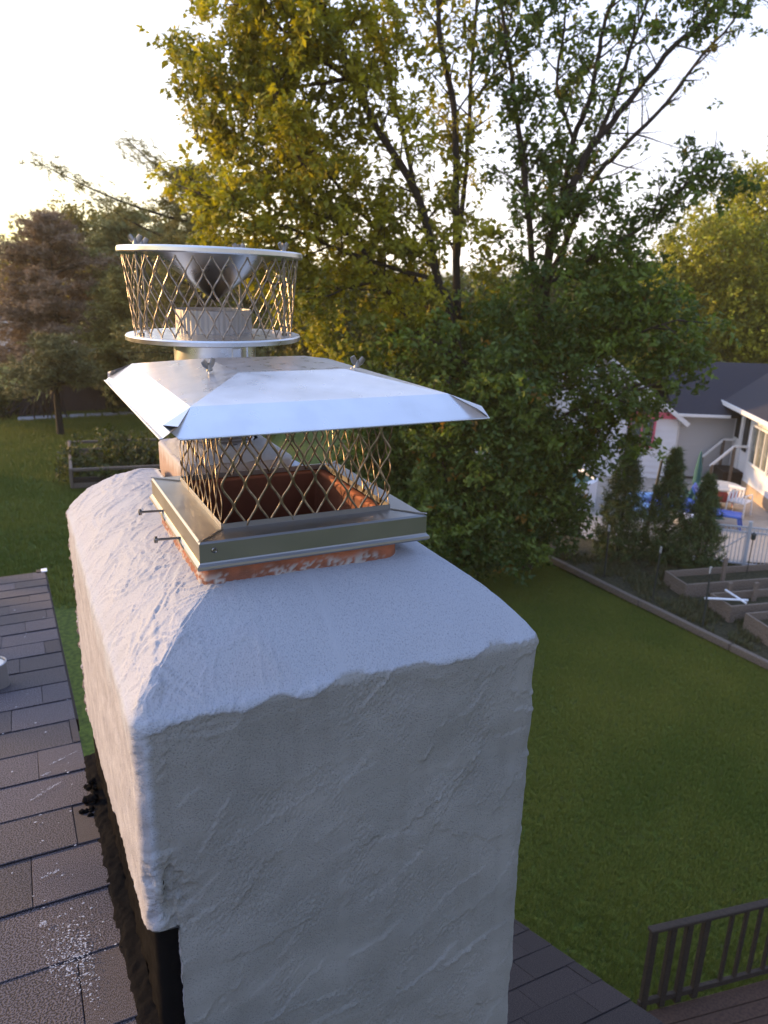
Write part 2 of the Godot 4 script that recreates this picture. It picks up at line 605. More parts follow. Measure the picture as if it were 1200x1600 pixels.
func house() -> void:
	var hs := thing("house", "dark shingled house roof lying left of and below the white chimney", "house", O, YAW)
	var b := MB.new()
	b.box(Transform3D(Basis(), Vector3(-3.3, 2.05, -0.4)), Vector3(6.0, 4.1, 8.0))
	b.box(Transform3D(Basis(), Vector3(1.15, 1.1, 1.2)), Vector3(2.0, 2.2, 6.0))
	obj("wall", b, M.beige_siding, hs)
	# upper roof: descends away from the camera
	b = MB.new()
	var ang := atan(0.17)
	var L := 8.0 / cos(ang)
	var mid := Vector3(-3.178, roof_h(0.5), -0.5)
	b.box(Transform3D(Basis(Vector3(1, 0, 0), -ang) , mid - Vector3(0, 0.06, 0)), Vector3(6.0, 0.1, L), 0.004)
	var roof := obj("roof", b, M.shingle_2, hs)
	lay_shingles(roof, -0.180, -3.2, -2.3, 4.42, roof_h, 0.17, 0.31, 0.225, ["shingle_0", "shingle_1", "shingle_2", "shingle_3"], 1.2, -1.0)
	var e := MB.new()
	e.beam(Vector3(-0.176, roof_h(1.5) - 0.028, -1.5), Vector3(-0.176, roof_h(4.5) - 0.028, -4.5), 0.012, 0.05, 0.002)
	e.beam(Vector3(-0.172, roof_h(4.51) - 0.03, -4.51), Vector3(-3.2, roof_h(4.51) - 0.03, -4.51), 0.012, 0.055, 0.002)
	e.box(Transform3D(Basis(Vector3(1, 0, 0), -ang), Vector3(-0.212, roof_h(4.47) + 0.012, -4.47)), Vector3(0.05, 0.006, 0.09), 0.001)
	obj("drip_edge", e, M.rail_wood, roof)
	e = MB.new()
	e.box(Transform3D(Basis(Vector3(1, 0, 0), -ang), Vector3(-0.184, roof_h(4.47) + 0.014, -4.47)), Vector3(0.04, 0.008, 0.1), 0.001)
	obj("drip_edge", e, M.white_trim, roof)
	# mortar and coating spatter left on the shingles
	var sp := MB.new()
	var spots := [[-0.265, 0.17, 120, 0.07], [-0.275, 0.4, 10, 0.1], [-0.33, 0.22, 5, 0.02], [-0.3, 0.62, 8, 0.12], [-0.26, 1.0, 8, 0.12], [-0.3, 1.6, 10, 0.3], [-0.35, 2.6, 8, 0.5]]
	for s in spots:
		for i in s[2]:
			var uu: float = s[0] + rng.randfn() * s[3] * 0.45
			var bb: float = s[1] + rng.randfn() * s[3] * 0.9
			if uu > -0.195:
				continue
			blob(sp, Vector3(uu, roof_h(bb) + 0.0172, -bb), rng.randf_range(0.0008, 0.0028) * (1.0 + 0.5 * bb), Vector3(1, 0, 0), Vector3(0, -0.17, -1).normalized(), 1.0)
	# smeared streaks: lines of crumbs
	for q in [[-0.305, 0.93, 0.05, 0.006, 0.5, 90], [-0.245, 1.14, 0.05, 0.004, 0.4, 60], [-0.3, 1.05, 0.015, 0.005, 0.3, 26], [-0.31, 0.47, 0.022, 0.005, 0.2, 46], [-0.335, 0.275, 0.008, 0.009, 0.3, 40], [-0.29, 0.13, 0.04, 0.09, 0.3, 300], [-0.27, 0.08, 0.025, 0.09, 0.3, 160]]:
		for i in q[5]:
			var al: float = rng.randf_range(-1.0, 1.0) * q[2]
			var ac: float = rng.randfn() * q[3] * 0.6 * (1.0 - absf(al) / q[2] * 0.7)
			var uu: float = q[0] + al * cos(q[4]) - ac * sin(q[4])
			var bb: float = q[1] + al * sin(q[4]) * 1.6 + ac * cos(q[4]) * 1.6
			if uu < -0.195:
				blob(sp, Vector3(uu, roof_h(bb) + 0.0172, -bb), rng.randf_range(0.0005, 0.0019), Vector3(1, 0, 0), Vector3(0, -0.17, -1).normalized(), rng.randf_range(0.8, 1.5))
	var so := obj("coating_spatter", sp, M.white_spatter, roof)
	so.set_meta("kind", "stuff")
	# lower roof on the other side of the chimney
	b = MB.new()
	var a2 := atan(0.385)
	b.box(Transform3D(Basis(Vector3(1, 0, 0), -a2), Vector3(1.45, low_h(0.6) - 0.055, -0.6)), Vector3(1.46, 0.1, 5.4 / cos(a2) * 0.9), 0.004)
	var low := obj("lower_roof", b, M.low_shingle_0, hs)
	lay_shingles(low, 2.185, 0.74, -1.6, 2.9, low_h, 0.385, 0.33, 0.2, ["low_shingle_0", "low_shingle_1", "low_shingle_2"], 3.0, -1.0)

func blob(b: MB, at: Vector3, r: float, ax: Vector3, az: Vector3, stretch: float) -> void:
	var k := 9
	var up := az.cross(ax).normalized()
	if up.y < 0:
		up = -up
	var ring := []
	for i in k:
		var a := TAU * i / k
		var rr := r * rng.randf_range(0.6, 1.25)
		ring.append(at + ax * cos(a) * rr * stretch + az * sin(a) * rr)
	var top := at + up * minf(r * 0.35, 0.0015)
	for i in k:
		b.poly([top, ring[i], ring[(i + 1) % k]], up)

# ---------------------------------------------------------------- chimney
const CX := 0.244
const CZ := 0.464
const HX := 0.402
const HZ := 0.632

func rr_points(cols: Array, e: float, rad: float) -> PackedVector3Array:
	var out := PackedVector3Array()
	var r := maxf(rad - e, 0.004)
	for q in cols:
		out.append(Vector3(CX + q[0] * maxf(HX - e - r, 0.0) + q[2] * r, 0, -(CZ + q[1] * maxf(HZ - e - r, 0.0) + q[3] * r)))
	return out

func chimney() -> void:
	var ch := thing("chimney", "white stucco chimney with two clay flues, nearest thing in the middle", "chimney", O, YAW)
	# columns round the rounded rectangle: [a, b, nx, nb]; b grows to the back
	var cols := []
	var arc := func(ca: float, cb: float, a0: float, a1: float, k: int):
		for i in k:
			var a := lerpf(a0, a1, (i + 0.5) / k)
			cols.append([ca, cb, cos(a), sin(a)])
	var nl := 250
	for i in nl:
		cols.append([-1.0, lerpf(1.0, -1.0, float(i) / (nl - 1)), -1.0, 0.0])
	arc.call(-1.0, -1.0, PI, PI * 1.5, 7)
	var nf := 250
	for i in nf:
		cols.append([lerpf(-1.0, 1.0, float(i) / (nf - 1)), -1.0, 0.0, -1.0])
	arc.call(1.0, -1.0, -PI * 0.5, 0.0, 10)
	for i in 70:
		cols.append([1.0, lerpf(-1.0, 1.0, pow(i / 69.0, 1.6)), 1.0, 0.0])
	arc.call(1.0, 1.0, 0.0, PI * 0.5, 5)
	for i in 24:
		cols.append([lerpf(1.0, -1.0, i / 23.0), 1.0, 0.0, 1.0])
	arc.call(-1.0, 1.0, PI * 0.5, PI, 7)
	# profile: (inset, height)
	var prof := []
	for h in [0.0, 2.0, 3.6, 4.3, 4.6]:
		prof.append(Vector2(0, h))
	var h := 4.66
	while h < 5.785:
		prof.append(Vector2(0, h))
		h += 0.0037
	for i in 6:
		var a := (i + 0.5) / 6.0 * PI * 0.30
		prof.append(Vector2(0.022 * (1 - cos(a)), 5.787 + 0.022 * sin(a)))
	var e := 0.014
	while e < 0.39:
		var k := minf((e - 0.010) / 0.235, 1.0)
		prof.append(Vector2(e, 5.806 + 0.142 * (1.0 - pow(1.0 - k, 2.15))))
		e += 0.0042 if e < 0.2 else 0.012
	var rows := prof.size()
	var nc := cols.size()
	var pts := PackedVector3Array()
	var ccs := PackedColorArray()
	pts.resize(rows * nc)
	ccs.resize(rows * nc)
	var n1 := noise(1.0, 101, 3)
	var n2 := noise(1.0, 102, 2)
	var n3 := noise(1.0, 103, 4)
	var n5 := noise(1.0, 105, 1)
	var split := 0
	var strokes := make_strokes(120, Vector2(-0.2, 4.7), Vector2(0.7, 5.82), 0.58, 0.55, 0.0010, 0.0032)
	var crown_strokes := make_strokes(46, Vector2(-0.16, -0.15), Vector2(0.64, 1.25), 0.7, 0.5, 0.0006, 0.0018)
	for r in rows:
		var pr: Vector2 = prof[r]
		if pr.y < 5.79 and pr.x == 0.0:
			split = r
		var base := rr_points(cols, pr.x, 0.030)
		for k in nc:
			var p := base[k]
			p.y = pr.y
			var q: Array = cols[k]
			var nb := Vector3(q[2], 0, -q[3])
			var onleft: float = clampf(-q[2], 0, 1)
			var onfront: float = clampf(-q[3], 0, 1)
			var crown := ss(5.79, 5.83, p.y)
			var nrm := nb.lerp(Vector3.UP, 0.75 * crown).normalized()
			var b := -p.z
			var d := 0.0
			var cc := Color(0.205, 0.208, 0.196)
			# swell of the hand-laid coat
			d += n2.get_noise_3d(p.x * 5.0, p.y * 5.0, b * 5.0) * 0.0028
			if crown < 0.5 and onfront > 0.4:
				# diagonal trowel passes: thin skims that end in a ledge
				var fine := n3.get_noise_2d(p.x * 34.0, p.y * 34.0)
				d += trowel(strokes, p.x, p.y, fine)
				# pitted patches between smooth ones
				var pit := ss(0.12, 0.45, n2.get_noise_2d(p.x * 4.5 + 20.0, p.y * 4.5))
				d += pit * (n3.get_noise_2d(p.x * 105.0, p.y * 105.0) * 0.0019 - 0.0004)
				# broken-out corner low on the left
				var dm := exp(-pow((p.x + 0.125) / 0.045, 2.0) - pow((p.y - 5.46) / 0.075, 2.0))
				d -= minf(dm * 1.5, 1.0) * (0.007 * ss(0.0, 0.06, n2.get_noise_2d(p.x * 16.0, p.y * 11.0) + 0.05 * fine) + 0.003 * ss(0.2, 0.25, n2.get_noise_2d(p.x * 26.0 + 4.0, p.y * 20.0)) + 0.003 * fine)
				cc = cc.lerp(Color(0.235, 0.235, 0.222), 0.5 + 0.5 * n2.get_noise_2d(p.x * 3.0, p.y * 3.0))
			elif crown < 0.5:
				d += n3.get_noise_3d(p.y * 9.0, b * 55.0, p.x) * 0.0013 * onleft
				d += n3.get_noise_3d(p.y * 30.0, b * 30.0, p.x * 30.0) * 0.0014
				# ragged back corner with flaking coat
				var bk := ss(1.03, 1.09, b) * onleft
				d += bk * n3.get_noise_2d(p.y * 26.0, b * 26.0) * 0.014
				if bk > 0.4 and n3.get_noise_2d(p.y * 22.0, b * 40.0) > 0.0 - 0.25 * ss(5.7, 5.4, p.y):
					cc = Color(0.09, 0.075, 0.085)
			# faint runs of dirt
			if crown < 0.5:
				cc = cc.lerp(Color(0.15, 0.14, 0.12), 0.13 * ss(0.1, 0.6, n2.get_noise_2d((p.x - b) * 16.0, p.y * 1.6)) * ss(-0.2, 0.4, n5.get_noise_2d((p.x - b) * 3.0, p.y * 3.0 + 9.0)))
			# hand-worked corners
			var cn: float = absf(q[2] * q[3]) * 2.0
			d += cn * (n3.get_noise_3d(p.x * 28.0, p.y * 28.0, b * 28.0) * 0.0012 + n2.get_noise_3d(p.x * 9.0, p.y * 9.0, b * 9.0) * 0.004)
			cc *= 1.0 + 0.10 * n2.get_noise_3d(p.x * 2.3 + 7.0, p.y * 2.3, b * 2.3) + 0.07 * n3.get_noise_3d(p.x * 16.0, p.y * 16.0, b * 16.0)
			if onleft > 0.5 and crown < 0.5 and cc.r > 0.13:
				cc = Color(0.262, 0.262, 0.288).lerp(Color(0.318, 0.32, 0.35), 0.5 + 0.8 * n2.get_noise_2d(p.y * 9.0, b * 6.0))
			# bluish white crown coat, ending in a ragged thick edge
			var edge := 5.797 + 0.015 * n2.get_noise_2d(p.x * 6.0, 4.0) + 0.0025 * n3.get_noise_2d(p.x * 46.0, 9.0) - 0.014 * ss(0.25, -0.12, p.x)
			var coat := ss(edge - 0.0025, edge + 0.0025, p.y)
			if onleft > 0.5:
				coat = 1.0 if p.y > 5.0 else 0.0
				coat *= ss(5.70, 5.82, p.y + 0.05 * n2.get_noise_2d(b * 7.0, p.y * 5.0))
			elif onfront > 0.5:
				var cr := ss(-0.124, -0.142, p.x + 0.010 * n3.get_noise_2d(p.y * 9.0, 2.0))
				coat = maxf(coat, cr * ss(5.3, 5.5, p.y))
			d += coat * 0.0026
			cc = cc.lerp(Color(0.32, 0.35, 0.405), coat if cc.r > 0.105 else 0.0)
			if crown > 0.0:
				# trowelled crown: smooth to the right, flaky to the left
				var lf := ss(0.12, -0.06, p.x + 0.35 * n2.get_noise_2d(p.x * 4.0, b * 4.0) * 0.3)
				var fw := n3.get_noise_2d(p.x * 30.0, b * 30.0)
				var w3 := n5.get_noise_2d(p.x * 5.0 + b * 2.0, b * 4.4 - p.x * 2.0) + 0.10 * fw
				for t in [-0.4, -0.05, 0.3]:
					d += crown * lerpf(0.0002, 0.0030, lf) * (ss(t - 0.02, t + 0.02, w3) - ss(t + 0.05, t + 0.35, w3))
				var w4 := n5.get_noise_2d(p.x * 13.0 + 9.0, b * 9.0) + 0.2 * fw
				d += crown * lf * 0.0026 * (ss(0.28, 0.32, w4) - ss(0.36, 0.7, w4))
				d += crown * lf * n3.get_noise_2d(p.x * 60.0, b * 60.0) * 0.0016 * ss(0.0, 0.4, n2.get_noise_2d(p.x * 8.0 + 5.0, b * 8.0))
				d += crown * trowel(crown_strokes, p.x, b, fw) * lerpf(0.7, 1.5, lf)
				d += crown * n3.get_noise_2d(p.x * 40.0, b * 40.0) * 0.0005
				cc = cc.lerp(Color(0.335, 0.335, 0.355), crown * lf * 0.5)
			p += nrm * d
			# flue openings sink through the crown
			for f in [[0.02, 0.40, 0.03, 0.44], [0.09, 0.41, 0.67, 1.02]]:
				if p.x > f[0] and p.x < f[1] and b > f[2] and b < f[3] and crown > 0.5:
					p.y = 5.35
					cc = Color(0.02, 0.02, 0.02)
			# on the left the coat stops above the roof flashing
			var hb := 5.372 - 0.205 * (b + 0.168) + 0.012 * n3.get_noise_2d(b * 12.0, 1.0)
			if p.y < hb and p.x < -0.104:
				p.x = -0.104 + 0.003 * n3.get_noise_2d(p.y * 20.0, b * 20.0)
				cc = Color(0.05, 0.045, 0.04) if p.y > hb - 0.006 else cc
			# a little wider towards the ground on the right
			if p.x > 0.3 and p.y < 5.7:
				p.x += (5.7 - p.y) * 0.018 * ss(0.3, 0.64, p.x)
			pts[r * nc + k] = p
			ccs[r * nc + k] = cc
	var outw := func(q: Vector3):
		if q.y > 5.805:
			return Vector3((q.x - CX) * 0.3, 1.0, (q.z + CZ) * 0.3)
		var dx := (q.x - CX) / HX
		var dz := (q.z + CZ) / HZ
		return Vector3(signf(dx) * pow(absf(dx), 6.0), 0.05, signf(dz) * pow(absf(dz), 6.0))
	var b1 := MB.new()
	b1.grid(pts.slice(0, (split + 1) * nc), split + 1, nc, true, outw, ccs.slice(0, (split + 1) * nc))
	obj("stucco_body", b1, M.stucco, ch)
	b1 = MB.new()
	b1.grid(pts.slice(split * nc), rows - split, nc, true, outw, ccs.slice(split * nc))
	obj("crown", b1, M.stucco, ch)
	# clay flue tiles
	flue(ch, 0.008, 0.412, 0.018, 0.450, 5.86, 6.030, 0.026, true)
	flue(ch, 0.108, 0.420, 0.68, 1.030, 5.86, 6.005, 0.03, false)
	var mo := MB.new()
	var mp := PackedVector3Array()
	for r in 8:
		var t := r / 7.0
		for k in 48:
			var a := TAU * k / 48.0
			var sq := pow(pow(absf(cos(a)), 6.0) + pow(absf(sin(a)), 6.0), -1.0 / 6.0)
			var rx := lerpf(0.150, 0.10, t)
			var rz := lerpf(0.172, 0.10, t)
			var q := lerpf(sq, 1.0, t)
			var y := 6.0 + 0.035 * sin(t * PI * 0.5) + 0.006 * n3.get_noise_2d(cos(a) * 6.0 + t * 9.0, sin(a) * 6.0)
			mp.append(Vector3(0.260 + cos(a) * rx * q, y, -0.846 + sin(a) * rz * q))
	mo.grid(mp, 8, 48, true, func(_q): return Vector3.UP)
	obj("mortar_cap", mo, M.mortar, ch)
	# black flashing between the coat and the roof
	var fp := PackedVector3Array()
	var fc := 0
	var path := []
	for i in 121:
		path.append([-0.146, lerpf(1.085, -0.135, i / 120.0)])
	for i in 6:
		var a := (i + 1) / 7.0 * PI * 0.5
		path.append([-0.126 - 0.02 * cos(a), -0.135 - 0.02 * sin(a)])
	for i in 12:
		path.append([-0.126 + 0.024 * i / 11.0, -0.155])
	fc = path.size()
	for r in 50:
		var t := r / 49.0
		for q in path:
			var top: float = 5.385 - 0.205 * (q[1] + 0.168)
			var bot: float = 4.45
			var y := lerpf(bot, top, t)
			var dd := n3.get_noise_2d(q[1] * 14.0, y * 14.0) * 0.006 + n1.get_noise_2d(q[1] * 40.0, y * 5.0) * 0.004
			fp.append(Vector3(q[0] + dd * (1.0 if q[1] > -0.13 else 0.3), y, -q[1] + dd * 0.3))
	var fl := MB.new()
	fl.grid(fp, 50, fc, false, func(q): return Vector3(-1, 0, 0.6 if q.z > 0.13 else 0.0))
	obj("flashing", fl, M.tar, ch)
	# tar worked into the joint between roof and chimney
	var tj := MB.new()
	var tp := PackedVector3Array()
	for i in 140:
		var bb := lerpf(-0.5, 1.12, i / 139.0)
		for k in 9:
			var a := lerpf(0.0, PI * 0.5, k / 8.0)
			var rr := 0.010 + 0.003 * n2.get_noise_2d(bb * 9.0, a * 1.0) + 0.003 * n2.get_noise_2d(bb * 40.0, a * 4.0)
			tp.append(Vector3(-0.146 - (rr * 1.5 + 0.026) * cos(a), roof_h(bb) + 0.009 + rr * sin(a) * 0.9, -bb))
	tj.grid(tp, 140, 9, false, func(_q): return Vector3(-1, 1, 0))
	obj("tar_seal", tj, M.tar, ch)
	# lumps of tar and a bent flashing corner by the roof edge
	var lm := MB.new()
	for q in [[-0.185, 0.80, 0.035, 0.018], [-0.178, 0.86, 0.05, 0.012], [-0.20, 0.74, 0.02, 0.012]]:
		for i in 7:
			lm.lathe(Vector3(q[0] + rng.randfn() * 0.008, roof_h(q[1]) + rng.randf() * q[2], -q[1] + rng.randfn() * 0.012), [Vector2(0.001, -q[3] * 0.6), Vector2(q[3] * 0.7, -q[3] * 0.3), Vector2(q[3] * 0.8, q[3] * 0.3), Vector2(0.001, q[3] * 0.7)], 7, Basis(rdir(), rng.randf() * 2.0))
	obj("tar_lumps", lm, M.tar, ch)

func make_strokes(n: int, lo: Vector2, hi: Vector2, ang: float, spread: float, a0: float, a1: float) -> Array:
	var out := []
	for i in n:
		var a := ang + rng.randfn() * spread
		out.append([rng.randf_range(lo.x, hi.x), rng.randf_range(lo.y, hi.y), cos(a), sin(a), rng.randf_range(0.045, 0.17), rng.randf_range(0.02, 0.07), rng.randf_range(a0, a1), rng.randf_range(-2.6, 2.6), 1.0 if rng.randf() < 0.65 else -1.0, rng.randf_range(0.0, 1.1)])
	return out

# height of overlapping trowel strokes: each ramps up across its width and ends in a ledge or a ropey rim
func trowel(st: Array, x: float, y: float, fine: float) -> float:
	var h := 0.0
	for q in st:
		var dx: float = x - q[0]
		var dy: float = y - q[1]
		var a: float = dx * q[2] + dy * q[3]
		var l: float = q[4]
		if absf(a) > l:
			continue
		var w: float = q[5]
		var b: float = (-dx * q[3] + dy * q[2] + q[7] * a * a + fine * 0.010) * q[8]
		if absf(b) > w * 1.25:
			continue
		var t := b / w
		var fade := 1.0 - smoothstep(0.6, 1.0, absf(a) / l + fine * 0.08)
		var m := smoothstep(-1.0, -0.3, t) * (1.0 - smoothstep(0.94, 1.04, t)) * fade
		h = lerpf(h, h * 0.25 + q[6] * (0.15 + 0.85 * maxf(0.0, t * 0.5 + 0.5)), m)
		h += q[6] * q[9] * (0.7 + 1.6 * fine) * exp(-pow((t - 1.0) / 0.10, 2.0)) * fade
	return h

func flue(ch: Node3D, u0: float, u1: float, b0: float, b1: float, h0: float, h1: float, th: float, smear: bool) -> void:
	var nn := noise(1.0, 120, 4)
	var ring := func(ins: float) -> Array:
		var out := []
		var r := maxf(0.032 - ins, 0.008)
		var cs := [[u0 + ins + r, b0 + ins + r, PI], [u1 - ins - r, b0 + ins + r, PI * 1.5], [u1 - ins - r, b1 - ins - r, 0.0], [u0 + ins + r, b1 - ins - r, PI * 0.5]]
		for c in 4:
			for i in 8:
				var a: float = cs[c][2] + PI * 0.5 * i / 7.0
				out.append(Vector2(cs[c][0] + r * cos(a), cs[c][1] + r * sin(a)))
			var a2: float = cs[c][2] + PI * 0.5
			var p := Vector2(cs[c][0] + r * cos(a2), cs[c][1] + r * sin(a2))
			var d := (c + 1) % 4
			var a3: float = cs[d][2]
			var q := Vector2(cs[d][0] + r * cos(a3), cs[d][1] + r * sin(a3))
			for i in range(1, 60):
				out.append(p.lerp(q, i / 60.0))
		return out
	var levels := []
	var k := 36
	for i in k:
		levels.append([0.0, lerpf(h0, h1 - 0.006, i / (k - 1.0))])
	levels.append([0.004, h1 - 0.001])
	levels.append([0.010, h1])
	levels.append([th - 0.008, h1])
	levels.append([th - 0.002, h1 - 0.002])
	for i in 10:
		levels.append([th, lerpf(h1 - 0.008, h1 - 0.6, i / 9.0)])
	var pts := PackedVector3Array()
	var cc := PackedColorArray()
	var cn := 0
	for L in levels:
		var rg: Array = ring.call(L[0])
		cn = rg.size()
		for q in rg:
			var p := Vector3(q.x, L[1], -q.y)
			var c := Color(0.47, 0.17, 0.085).lerp(Color(0.38, 0.125, 0.07), 0.5 + 0.6 * nn.get_noise_3d(p.x * 8, p.y * 30, p.z * 8))
			if not smear:
				c = Color(0.36, 0.25, 0.20).lerp(Color(0.42, 0.39, 0.37), ss(5.96, 5.995, p.y + 0.02 * nn.get_noise_2d(p.x * 30, p.z * 30)))
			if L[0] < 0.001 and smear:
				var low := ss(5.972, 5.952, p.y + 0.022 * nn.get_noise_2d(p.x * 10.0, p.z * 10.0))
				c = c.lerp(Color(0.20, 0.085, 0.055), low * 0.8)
				var w := nn.get_noise_3d(p.x * 75, p.y * 110, p.z * 75) + 0.7 * nn.get_noise_3d(p.x * 7 + 4.0, p.y * 18, p.z * 7)
				var band := ss(5.968, 5.948, p.y + 0.012 * nn.get_noise_2d(p.x * 14.0 + 5.0, p.z * 14.0))
				var sm := ss(0.12, 0.24, w) * band
				c = c.lerp(Color(0.40, 0.39, 0.39), sm)
				var o := Vector3(p.x - (u0 + u1) * 0.5, 0, p.z + (b0 + b1) * 0.5).normalized()
				p += o * (sm * 0.0022 + 0.0025 * low * nn.get_noise_3d(p.x * 60, p.y * 60, p.z * 60))
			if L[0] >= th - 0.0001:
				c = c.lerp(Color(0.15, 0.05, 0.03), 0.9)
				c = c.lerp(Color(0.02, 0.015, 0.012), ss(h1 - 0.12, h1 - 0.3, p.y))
			pts.append(p)
			cc.append(c)
	var ctr := Vector3((u0 + u1) * 0.5, 0, -(b0 + b1) * 0.5)
	var lim := h1 - 0.0015
	var hw := (u1 - u0) * 0.5
	var hd := (b1 - b0) * 0.5
	var mb := MB.new()
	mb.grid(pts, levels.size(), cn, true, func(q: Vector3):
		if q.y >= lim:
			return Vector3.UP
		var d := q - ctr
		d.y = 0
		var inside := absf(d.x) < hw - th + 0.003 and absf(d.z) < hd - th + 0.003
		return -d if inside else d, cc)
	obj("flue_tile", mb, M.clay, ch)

# ---------------------------------------------------------------- front cap
func zigzag(b: MB, at: Callable, n: int, rows: float, hgt: float, tang: Callable, thick := 0.0011, wide := 0.0024) -> void:
	# at(s, y) -> point on the sheet, s in strand units; neighbours mirror each other and touch at the knots
	for i in n:
		var pts := []
		var rad := []
		var steps := int(rows * 16.0)
		for k in steps + 1:
			var t := float(k) / steps
			var ph := t * rows
			var f := fposmod(ph, 1.0)
			var z := 1.0 - absf(f * 2.0 - 1.0)
			z = lerpf(z, ss(0.0, 1.0, z), 0.75) * 2.0 - 1.0
			var s := i + 0.5 + z * 0.47 * (1.0 if i % 2 == 0 else -1.0)
			pts.append(at.call(s, t * hgt))
			rad.append(wide)
		b.tube(pts, rad, 6, false, thick / wide, tang.call(i + 0.5))

func wing_nut(parent: Node3D, at: Vector3, turn: float, stub: float, s := 1.0, tilt := Basis()) -> void:
	var b := MB.new()
	var bs := tilt * Basis(Vector3.UP, turn)
	b.lathe(at, [Vector2(0.0001, 0.012 * s), Vector2(0.0042 * s, 0.012 * s), Vector2(0.0065 * s, 0.002), Vector2(0.0065 * s, 0.0)], 14, bs)
	for sg in [-1.0, 1.0]:
		var pts := []
		var rad := []
		for k in 6:
			var t := k / 5.0
			pts.append(at + bs * Vector3(sg * (0.004 + 0.010 * t) * s, (0.006 + 0.016 * t) * s, 0))
			rad.append((0.0035 + 0.0035 * sin(PI * minf(t * 1.1, 1.0) * 0.8)) * s)
		b.tube(pts, rad, 8, true, 0.35, bs * Vector3(0, 0, 1))
	obj("wing_nut", b, M.bolt, parent)
	if stub > 0.0:
		b = MB.new()
		threaded(b, at, bs * Vector3.UP, stub, 0.0031 * s)
		obj("threaded_stud", b, M.bolt, parent)

func threaded(b: MB, at: Vector3, dir: Vector3, l: float, r: float) -> void:
	var pts := []
	var rad := []
	var k := int(l / 0.0016)
	for i in k + 1:
		pts.append(at + dir * l * i / k)
		rad.append(r * (1.0 if i % 2 == 0 else 0.84))
	b.tube(pts, rad, 8, true)

